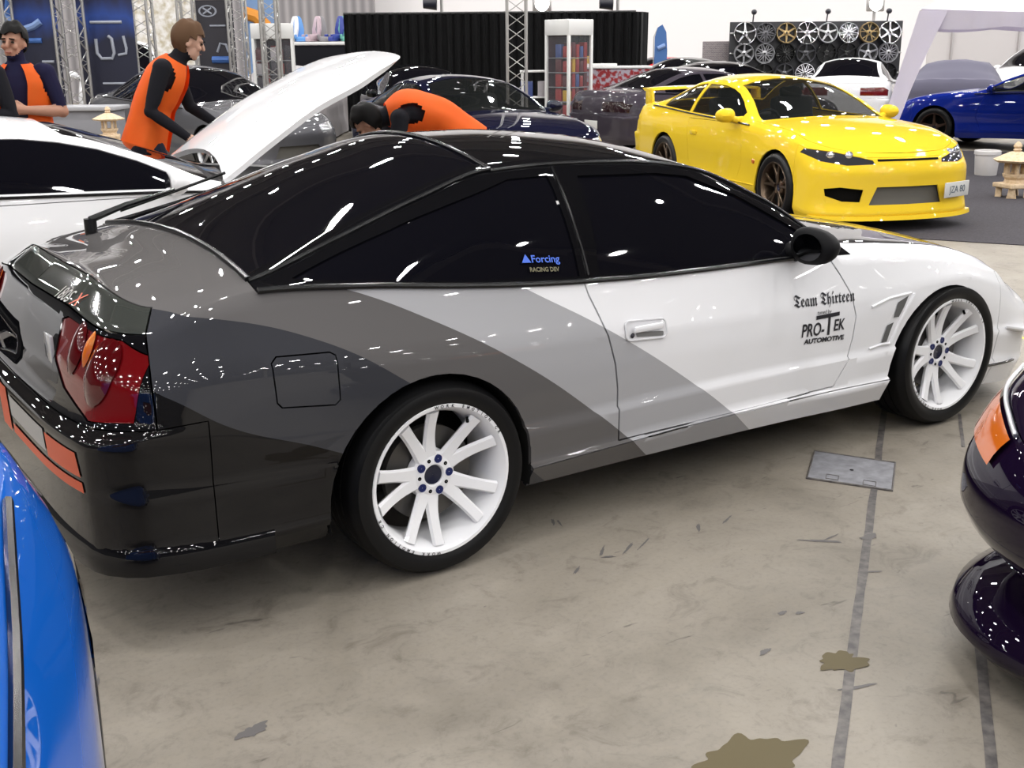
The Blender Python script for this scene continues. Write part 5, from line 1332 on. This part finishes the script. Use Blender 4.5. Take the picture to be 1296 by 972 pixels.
for i in range(4):
    a, b = cs[i], cs[(i+1) % 4]; bm = BM(); A = []
    for u in np.linspace(0, 1, 41):
        q = a.lerp(b, u)+V(0, 0, 0); s_ = -.06*math.sin(PI*u); wv = .02*math.sin(u*60)
        A.append((bm.verts.new(q+V(0, 0, zt+.03+s_)), bm.verts.new(q+outw(q)*(.02+wv)+V(0, 0, zt-.19-.035*abs(math.sin(u*PI*3))))))
    for x, y in zip(A, A[1:]): bm.faces.new((x[0], y[0], y[1], x[1]))
    bmesh.ops.solidify(bm, geom=bm.faces[:], thickness=.006); obj('valance', bm, TENT, t)
# wheel display
RD = 25.; a, b = flat(dep(924, 60, RD)), flat(dep(1142, 60, RD)); c = (a+b)/2; wd = (b-a).length
t = empty('display_rack', c, FACE, 'tall black rack hung with rows of alloy wheels along the back wall', 'rack'); bm = BM(); box(bm, (0, .12, 1.05), (wd, .08, 2.1), .01); obj('backboard', bm, mat('rack_black', (.010, .010, .014), .5), t)
for z in (.33, .76, 1.19, 1.62):
    bm = BM(); tube(bm, [(-wd/2, .05, z+.24), (wd/2, .05, z+.24)], .018, 6); obj('rail', bm, ALU, t)
for s in (-.75, .1, .8):
    bm = BM(); tube(bm, [(s*wd/2, .0, 2.1), (s*wd/2, -.05, 2.26)], .015, 8); ball(bm, (s*wd/2, -.08, 2.30), (.06, .09, .06)); obj('spot_lamp', bm, mat('lamp_black', (.02, .02, .03), .4), t)
fin = {'chrome': CHROME, 'silver': mat('silver_alloy', (.52, .52, .54), .3, .8), 'gunmetal': mat('gunmetal_alloy', (.12, .12, .13), .3, .8), 'black': mat('black_alloy', (.012, .012, .012), .25, .3, coat=.6), 'gold': mat('gold_alloy', (.35, .25, .12), .3, .8)}
stn = {'five': 'five-spoke', 'six': 'six-spoke', 'split': 'split-spoke', 'mesh': 'mesh-pattern'}
RIMDARK = mat('rim_shadow_black', (.01, .01, .01), .5)
def rim_proto(style, fname):
    bm = BM(); k = .215/.24
    lathe(bm, [(.214, .04), (.217, 0), (.215, -.006), (.205, -.006), (.196, .006), (.188, .03), (.184, .10), (.205, .12), (.214, .12), (.214, .04)], 32)
    n, dl = {'five': (5, 0), 'six': (6, 0), 'split': (5, 13), 'mesh': (9, 15)}[style]
    for i in range(n):
        q = R(90+360/n*i)
        if dl == 0: spoke(bm, q, q, .04, .192, .012, .010, .055, .040, .036, n=4)
        else:
            for s in (-1, 1): spoke(bm, q+s*R(2), q+s*R(dl), .04, .192, .012, .010, .026, .018, .02, n=4)
    lathe(bm, [(.005, .0), (.045, .002), (.06, .012), (.06, .05)], 20)
    o = obj('alloy_wheel', bm, fin[fname]); bm = BM(); lathe(bm, [(.001, .09), (.186, .09)], 24); obj('wheel_back', bm, RIMDARK, o)
    bm = BM(); lathe(bm, [(.001, -.006), (.018, -.005), (.022, .002)], 14); obj('centre_cap', bm, RIMDARK, o)
    return o
PR = {}
combos = [('five', 'chrome'), ('mesh', 'gunmetal'), ('six', 'gold'), ('split', 'chrome'), ('five', 'silver'), ('mesh', 'chrome'), ('split', 'gold'), ('six', 'chrome'),
          ('six', 'silver'), ('mesh', 'silver'), ('mesh', 'black'), ('five', 'gunmetal'), ('split', 'black'), ('six', 'black'), ('five', 'silver'), ('mesh', 'silver'),
          ('split', 'silver'), ('five', 'black'), ('six', 'gunmetal'), ('mesh', 'chrome'), ('five', 'chrome'), ('split', 'gunmetal'), ('mesh', 'silver'), ('six', 'black'),
          ('five', 'gunmetal'), ('mesh', 'black'), ('split', 'chrome'), ('six', 'silver'), ('five', 'black'), ('mesh', 'gunmetal'), ('split', 'silver'), ('five', 'black')]
rown = ['top', 'second', 'third', 'bottom']; coln = ['leftmost', 'second from the left', 'third from the left', 'fourth from the left', 'fourth from the right', 'third from the right', 'second from the right', 'rightmost']
for i, (stl, fn) in enumerate(combos):
    r_, k_ = divmod(i, 8)
    if (stl, fn) not in PR: o = PR[(stl, fn)] = rim_proto(stl, fn)
    else: o = copy_tree(PR[(stl, fn)])
    x = -wd/2+.30+(wd-.62)*k_/7; z = [1.86, 1.43, 1.0, .57][r_]
    o.location = c+Matrix.Rotation(FACE, 3, 'Z') @ V(x, -.095, z); o.rotation_euler = (R(6 if r_ else -6), 0, FACE)
    sc = 1.12 if (r_ == 0 and k_ in (0, 3, 7)) else 1.; o.scale = (sc, sc, sc)
    tag(o, '%s %s wheel, %s in the %s row of the display rack' % (fn, stn[stl], coln[k_], rown[r_]), 'wheel', 'alloy wheels on the display rack')
# brick patterned panel
a, b = flat(dep(889, 70, 25.5)), flat(dep(922, 70, 25.5)); c = (a+b)/2
def bricks(nt, b_):
    n = nt.nodes.new('ShaderNodeTexBrick'); n.inputs['Scale'].default_value = 9; n.inputs['Color1'].default_value = (.20, .17, .17, 1); n.inputs['Color2'].default_value = (.13, .11, .12, 1); n.inputs['Mortar'].default_value = (.32, .29, .29, 1); n.inputs['Mortar Size'].default_value = .03
    tc = nt.nodes.new('ShaderNodeTexCoord'); mp = nt.nodes.new('ShaderNodeMapping'); mp.inputs['Rotation'].default_value = (PI/2, 0, 0); nt.links.new(tc.outputs['Object'], mp.inputs[0]); nt.links.new(mp.outputs[0], n.inputs['Vector']); nt.links.new(n.outputs[0], b_.inputs['Base Color'])
bm = BM(); box(bm, (0, 0, .85), ((b-a).length, .06, 1.7), .01); o = obj('brick_screen', bm, mat('brick_print', (.2, .2, .2), .7, build=bricks)); o.location = c; o.rotation_euler = (0, 0, FACE); tag(o, 'grey brick patterned panel at the left end of the wheel rack', 'screen')
# low partition right of the rack
p = flat(dep(1128, 122, 24.85)); bm = BM(); box(bm, (0, 0, .34), (.9, .1, .68), .01); o = obj('barrier', bm, mat('barrier_grey', (.33, .30, .28), .6)); o.location = p; o.rotation_euler = (0, 0, FACE); tag(o, 'low grey barrier below the wheels, behind the gazebo leg', 'barrier')
# lamps and a loudspeaker on stands behind the curtain
for px, py, D, lb in ((768, 4, 22.6, 'black stage lamp on a pole above the right half of the curtain'), (545, 4, 22.6, 'black stage lamp on a pole above the left half of the curtain')):
    p = flat(dep(px+14, py, D)); t = empty('stage_lamp', p, FACE, lb, 'lamp')
    bm = BM(); tube(bm, [(0, 0, .02), (0, 0, 3.0)], .03, 8); box(bm, (0, 0, .015), (.5, .5, .03), .005); obj('pole', bm, ALU, t)
    z = dep(px, py, D).z
    bm = BM(); lathe(bm, [(.02, -.15), (.10, -.15), (.125, .02), (.14, .12), (.12, .12), (.09, 0)], 18, 'X', (-.22, 0, z)); obj('lamp_head', bm, mat('lamp_black'), t); bm = BM(); tube(bm, [(-.22, 0, z+.13), (-.1, 0, z+.2), (0, 0, z+.16)], .015, 6); obj('bracket', bm, mat('lamp_black'), t)
for px, D, lb in ((686, 30, 'glaring floodlight on a mast above the truss tower'), (1108, 32, 'glaring floodlight on a mast above the wheel rack')):
    p = dep(px, 5, D); t = empty('floodlight', flat(p), FACE, lb, 'lamp')
    bm = BM(); tube(bm, [(0, 0.06, 0.02), (0, .06, p.z)], .04, 8); box(bm, (0, .06, .02), (.5, .5, .04), .005); obj('mast', bm, ALU, t)
    bm = BM(); box(bm, (0, 0, p.z), (.50, .12, .40), .03); obj('housing', bm, ALU, t)
    bm = BM(); lathe(bm, [(.001, -.07), (.18, -.065), (.19, -.055)], 24, 'Y', (0, 0, p.z)); obj('lens', bm, mat('flood_lens', (1, 1, 1), .5, emit=((1, .98, .92), 14.)), t)
# ------------------------------------------------------------------ the hall
def hall(a, b, z=0.): p = R2*a+H2*b; return V(CAM[0]+p.x, CAM[1]+p.y, z)
def concrete(nt, b):
    N = nt.nodes; L = nt.links; tc = N.new('ShaderNodeTexCoord')
    def noise(s, d, r=.5, dist=0.):
        n = N.new('ShaderNodeTexNoise'); n.inputs['Scale'].default_value = s; n.inputs['Detail'].default_value = d; n.inputs['Roughness'].default_value = r; n.inputs['Distortion'].default_value = dist; L.new(tc.outputs['Object'], n.inputs['Vector']); return n.outputs['Fac']
    def ramp(x, *st):
        r = N.new('ShaderNodeValToRGB'); e = r.color_ramp.elements
        while len(e) < len(st): e.new(.5)
        for k, (p, c) in zip(e, st): k.position = p; k.color = (*c, 1)
        L.new(x, r.inputs[0]); return r.outputs[0]
    def mix(a, b_, f, mode='MULTIPLY'):
        m = N.new('ShaderNodeMix'); m.data_type = 'RGBA'; m.blend_type = mode; m.inputs[0].default_value = f; L.new(a, m.inputs[6]); L.new(b_, m.inputs[7]); return m.outputs[2]
    c = ramp(noise(.9, 6, .62, .6), (.28, (.150, .133, .108)), (.47, (.218, .194, .161)), (.70, (.285, .256, .216)))
    c = mix(c, ramp(noise(7, 8, .7, 1.2), (.30, (.62, .60, .58)), (.46, (1, 1, 1)), (.75, (1.08, 1.07, 1.04))), .8)
    c = mix(c, ramp(noise(60, 4, .6), (.30, (.75, .75, .75)), (.5, (1, 1, 1))), .5)
    # thin dark scuffs
    mp = N.new('ShaderNodeMapping'); mp.inputs['Rotation'].default_value = (0, 0, .5); mp.inputs['Scale'].default_value = (2.2, 9., 1); L.new(tc.outputs['Object'], mp.inputs[0])
    n = N.new('ShaderNodeTexNoise'); n.inputs['Scale'].default_value = 2.2; n.inputs['Detail'].default_value = 3; n.inputs['Distortion'].default_value = 1.5; L.new(mp.outputs[0], n.inputs['Vector'])
    c = mix(c, ramp(n.outputs['Fac'], (.24, (.42, .41, .42)), (.30, (1, 1, 1))), .85)
    L.new(c, b.inputs['Base Color'])
    r = N.new('ShaderNodeMapRange'); r.inputs['To Min'].default_value = .38; r.inputs['To Max'].default_value = .62; L.new(noise(3, 4), r.inputs['Value']); L.new(r.outputs[0], b.inputs['Roughness'])
    bp = N.new('ShaderNodeBump'); bp.inputs['Strength'].default_value = .12; bp.inputs['Distance'].default_value = .01; L.new(noise(40, 5), bp.inputs['Height']); L.new(bp.outputs[0], b.inputs['Normal'])
CONC = mat('concrete_floor', (.36, .33, .28), .5, spec=.35, build=concrete)
XL, XR, YB, YF, HT = -30, 36, -34, 40, 9.6
bm = BM(); bm.faces.new([bm.verts.new(hall(*k)) for k in ((XL, YB), (XR, YB), (XR, YF), (XL, YF))]); o = obj('floor', bm, CONC); o['kind'] = 'structure'
def wall(name, p, q, z0, z1, m, th=.2):
    a, b = hall(*p), hall(*q); d = (b-a).normalized(); n = V(-d.y, d.x, 0)
    bm = BM(); vs = [a+n*0, b+n*0, b+n*th, a+n*th]
    lo = [bm.verts.new(v+V(0, 0, z0)) for v in vs]; hi = [bm.verts.new(v+V(0, 0, z1)) for v in vs]
    bm.faces.new(lo[::-1]); bm.faces.new(hi)
    for i in range(4): bm.faces.new((lo[i], lo[(i+1) % 4], hi[(i+1) % 4], hi[i]))
    o = obj(name, bm, m, smooth=False); o['kind'] = 'structure'; return o
WALLW = mat('white_wall', (.80, .78, .79), .7)
def corrug(nt, b):
    N = nt.nodes; L = nt.links; tc = N.new('ShaderNodeTexCoord'); mp = N.new('ShaderNodeMapping'); mp.inputs['Rotation'].default_value = (0, 0, YAW); L.new(tc.outputs['Object'], mp.inputs[0])
    w = N.new('ShaderNodeTexWave'); w.wave_type = 'BANDS'; w.bands_direction = 'X'; w.inputs['Scale'].default_value = 1.1; L.new(mp.outputs[0], w.inputs['Vector'])
    r = N.new('ShaderNodeValToRGB'); r.color_ramp.elements[0].color = (.20, .19, .20, 1); r.color_ramp.elements[1].color = (.34, .32, .33, 1); L.new(w.outputs['Fac'], r.inputs[0]); L.new(r.outputs[0], b.inputs['Base Color'])
    bp = N.new('ShaderNodeBump'); bp.inputs['Strength'].default_value = .6; bp.inputs['Distance'].default_value = .06; L.new(w.outputs['Fac'], bp.inputs['Height']); L.new(bp.outputs[0], b.inputs['Normal'])
wall('wall_back', (XL, YF), (XR, YF), 0, HT, WALLW); SIDEW = mat('dim_wall', (.10, .10, .10), .8)
wall('wall_left', (XL, YB), (XL, YF), 0, HT, SIDEW); wall('wall_right', (XR, YF), (XR, YB), 0, HT, SIDEW); wall('wall_front', (XR, YB), (XL, YB), 0, HT, SIDEW)
wall('wall_back_left', (-29, 38.2), (-4.3, 38.2), 0, 7., mat('ribbed_sheet', (.3, .3, .3), .6, build=corrug))
PANELW = mat('pale_partition', (.56, .53, .53), .7)
wall('wall_back_right', (11.0, 31), (19.5, 31), 0, 2.35, PANELW, .1)
for i in range(5):
    a = hall(11.6+i*1.75, 30.96); bm = BM(); box(bm, (0, 0, 1.17), (.05, .05, 2.34), .005); o = obj('trim_%d' % (i+1), bm, mat('trim_grey', (.38, .36, .36), .6)); o.location = a; o.rotation_euler = (0, 0, FACE); o['kind'] = 'structure'
bm = BM(); bm.faces.new([bm.verts.new(hall(*k, HT)) for k in ((XL, YB), (XL, YF), (XR, YF), (XR, YB))]); o = obj('ceiling', bm, mat('ceiling_grey', (.10, .095, .095), .8)); o['kind'] = 'structure'
for i in range(11):
    b_ = YB+4+i*6.4; bm = BM(); p, q = hall(XL, b_, HT-.25), hall(XR, b_, HT-.25); c = (p+q)/2; box(bm, (0, 0, 0), ((q-p).length, .25, .5)); o = obj('ceiling_beam_%d' % (i+1), bm, mat('beam_grey', (.22, .21, .21), .7)); o.location = c; o.rotation_euler = (0, 0, FACE); o['kind'] = 'structure'
# carpet patch, joint lines, cover plate, stains
a, b = ground(1150, 302), ground(1296, 311); d = (b-a).normalized(); n = V(-d.y, d.x, 0); n = n if n.dot(H2) > 0 else -n
bm = BM(); q = [a-d*3.2, b+d*9, b+d*9+n*9, a-d*3.2+n*9]
lo = [bm.verts.new(v+V(0, 0, .001)) for v in q]; hi = [bm.verts.new(v+V(0, 0, .007)) for v in q]; bm.faces.new(hi)
for i in range(4): bm.faces.new((lo[i], lo[(i+1) % 4], hi[(i+1) % 4], hi[i]))
o = obj('carpet', bm, mat('dark_carpet', (.032, .028, .035), .95, build=noise_col((.022, .019, .025), (.045, .040, .050), 60, 4))); tag(o, 'dark charcoal carpet laid under the yellow coupe', 'carpet')
def tape(name, p, q, w, m, label, cat='floor line', z=.0015):
    d = (q-p).normalized(); n = V(-d.y, d.x, 0)*w/2; k = max(2, int((q-p).length/.12)); bm = BM(); rng = random.Random(len(label)); L_, R_ = [], []
    for i in range(k+1):
        c = p.lerp(q, i/k); L_.append(bm.verts.new(c+n*(1+rng.uniform(-.12, .12))+V(0, 0, z))); R_.append(bm.verts.new(c-n*(1+rng.uniform(-.12, .12))+V(0, 0, z)))
    for i in range(k): bm.faces.new((L_[i], R_[i], R_[i+1], L_[i+1]))
    o = obj(name, bm, m); tag(o, label, cat); return o
JOINT = mat('joint_black', (.05, .045, .045), .55, build=noise_col((.06, .055, .055), (.15, .135, .125), 30, 5, .35, .70))
YTAPE = mat('yellow_tape', (.80, .62, .03), .5)
tape('floor_joint', ground(1060, 972)+(ground(1060, 972)-ground(1118, 535)).normalized()*1.5, ground(1118, 535)+V(.3, .22, 0), .026, JOINT, 'long dark joint line across the concrete, passing over the cover plate')
tape('floor_joint', ground(1257, 985), ground(1236, 780), .026, JOINT, 'short dark joint line below the black purple front lip')
tape('floor_joint', ground(1214, 524), ground(1219, 566), .014, JOINT, 'thin dark joint line in front of the front wheel')
tape('floor_tape', ground(1200, 417), ground(1296, 428)+(ground(1296, 428)-ground(1200, 417)), .045, YTAPE, 'yellow tape line on the floor ahead of the white nose', 'tape')
tape('floor_tape', ground(375, 189), ground(470, 179), .05, YTAPE, 'yellow tape line far off beneath the propped white bonnet', 'tape')
def irr(name, c, rx, ry, m, label, cat, seed, z=.0012, rot=0.):
    rng = random.Random(seed); bm = BM(); vs = []; ph = [rng.uniform(0, 6.28) for _ in range(5)]
    for i in range(96):
        a = 2*PI*i/96; k = 1+.16*math.sin(2*a+ph[0])+.13*math.sin(3*a+ph[1])+.10*math.sin(5*a+ph[2])+.09*math.sin(9*a+ph[3])+.05*math.sin(15*a+ph[4])
        x, y = rx*k*math.cos(a), ry*k*math.sin(a); vs.append(bm.verts.new(c+V(x*math.cos(rot)-y*math.sin(rot), x*math.sin(rot)+y*math.cos(rot), z)))
    bm.faces.new(vs); o = obj(name, bm, m); tag(o, label, cat); return o
STAIN = mat('oil_stain', (.105, .085, .045), .45, spec=.12)
irr('puddle', ground(942, 966), .135, .085, STAIN, 'brown wet puddle on the concrete at the bottom of the frame', 'puddle', 3)
irr('oil_stain', ground(1066, 838), .065, .045, STAIN, 'brown oil stain on the long dark floor joint', 'stain', 5, z=.0022)
SCUFF = mat('rubber_scuff', (.10, .092, .09), .6)
irr('tar_spot', ground(1100, 680), .030, .018, SCUFF, 'dark tar spot on the long floor joint below the cover plate', 'stain', 8, z=.0022)
for i, (u, v, rx, ry, rt) in enumerate(((700, 661, .035, .007, 1.), (708, 662, .03, .006, 1.2), (762, 698, .05, .007, .7), (770, 705, .03, .008, 2.6), (795, 694, .07, .006, .55), (815, 688, .06, .005, .5), (730, 722, .04, .006, .6), (884, 668, .045, .008, .9), (920, 658, .05, .006, .4), (1040, 685, .012, .09, .8), (1052, 680, .05, .005, .1), (1102, 724, .05, .007, 2.6), (990, 776, .02, .012, 0), (1012, 776, .018, .010, 0), (968, 825, .03, .012, .3), (120, 870, .06, .012, 1.2), (320, 925, .05, .03, .3), (1085, 870, .08, .008, -.3))):
    irr('scuff_mark', ground(u, v), rx*.75, ry*.7, SCUFF, 'small dark scuff mark on the bare concrete near the parked cars', 'scuff', 20+i, rot=rt)['group'] = 'scuff marks on the concrete'
q = [ground(*k) for k in ((1031, 572), (1133, 587), (1129, 622), (1021, 606))]
bm = BM(); hi = [bm.verts.new(v+V(0, 0, .004)) for v in q]; lo = [bm.verts.new(v+V(0, 0, .0005)) for v in q]; bm.faces.new(hi)
for i in range(4): bm.faces.new((lo[i], lo[(i+1) % 4], hi[(i+1) % 4], hi[i]))
t = obj('cover_plate', bm, mat('plate_steel', (.3, .3, .32), .55, build=noise_col((.17, .17, .185), (.25, .25, .27), 25, 4)), smooth=False); tag(t, 'flat steel cover plate let into the floor near the front wheel', 'cover plate')
bm = BM(); e_ = [v+V(0, 0, .003) for v in q]; tube(bm, e_, .005, 6, closed=True); obj('plate_frame', bm, JOINT, t)
for u0, v0 in ((.22, .78), (.66, .80)):
    bm = BM(); w0 = q[0].lerp(q[1], u0).lerp(q[3].lerp(q[2], u0), v0)+V(0, 0, .0045); e1 = (q[1]-q[0]).normalized()*.045; e2 = (q[3]-q[0]).normalized()*.045; tube(bm, [w0, w0+e1, w0+e1+e2, w0+e2], .002, 5, closed=True); obj('lifting_eye', bm, JOINT, t)
bm = BM(); m_ = (q[0]+q[1]+q[2]+q[3])/4; lathe(bm, [(.001, .0055), (.007, .005), (.008, .003)], 12, 'Z', tuple(m_)); obj('plate_bolt', bm, DARK, t)

# ------------------------------------------------------------------ light: high bay lamps in rows under the hall roof
w = bpy.data.worlds.new('hall_air'); SC.world = w; w.use_nodes = True; w.node_tree.nodes['Background'].inputs[0].default_value = (.85, .88, 1, 1); w.node_tree.nodes['Background'].inputs[1].default_value = AMBIENT
for i in range(-6, 9):
    for j in range(-8, 10):
        l = bpy.data.lights.new('high_bay_lamp', 'AREA'); l.shape = 'DISK'; l.size = .34; l.energy = LAMP_POWER*(1. if j >= 0 else .8); l.color = (1., .985, .965); o = bpy.data.objects.new('high_bay_lamp', l); COL.objects.link(o)
        o.location = hall(i*4.1+1.2, j*3.9+2.4, 8.9)
# ------------------------------------------------------------------ view
SC.view_settings.view_transform = 'Standard'; SC.view_settings.look = 'None'; SC.view_settings.exposure = 0.12; SC.view_settings.gamma = 1.
SC.view_settings.use_curve_mapping = False
SC.cycles.use_denoising = True
try: SC.cycles.denoiser = 'OPENIMAGEDENOISE'
except Exception: pass
SC.cycles.max_bounces = 8; SC.cycles.sample_clamp_indirect = 30.; SC.cycles.caustics_reflective = False; SC.cycles.caustics_refractive = False
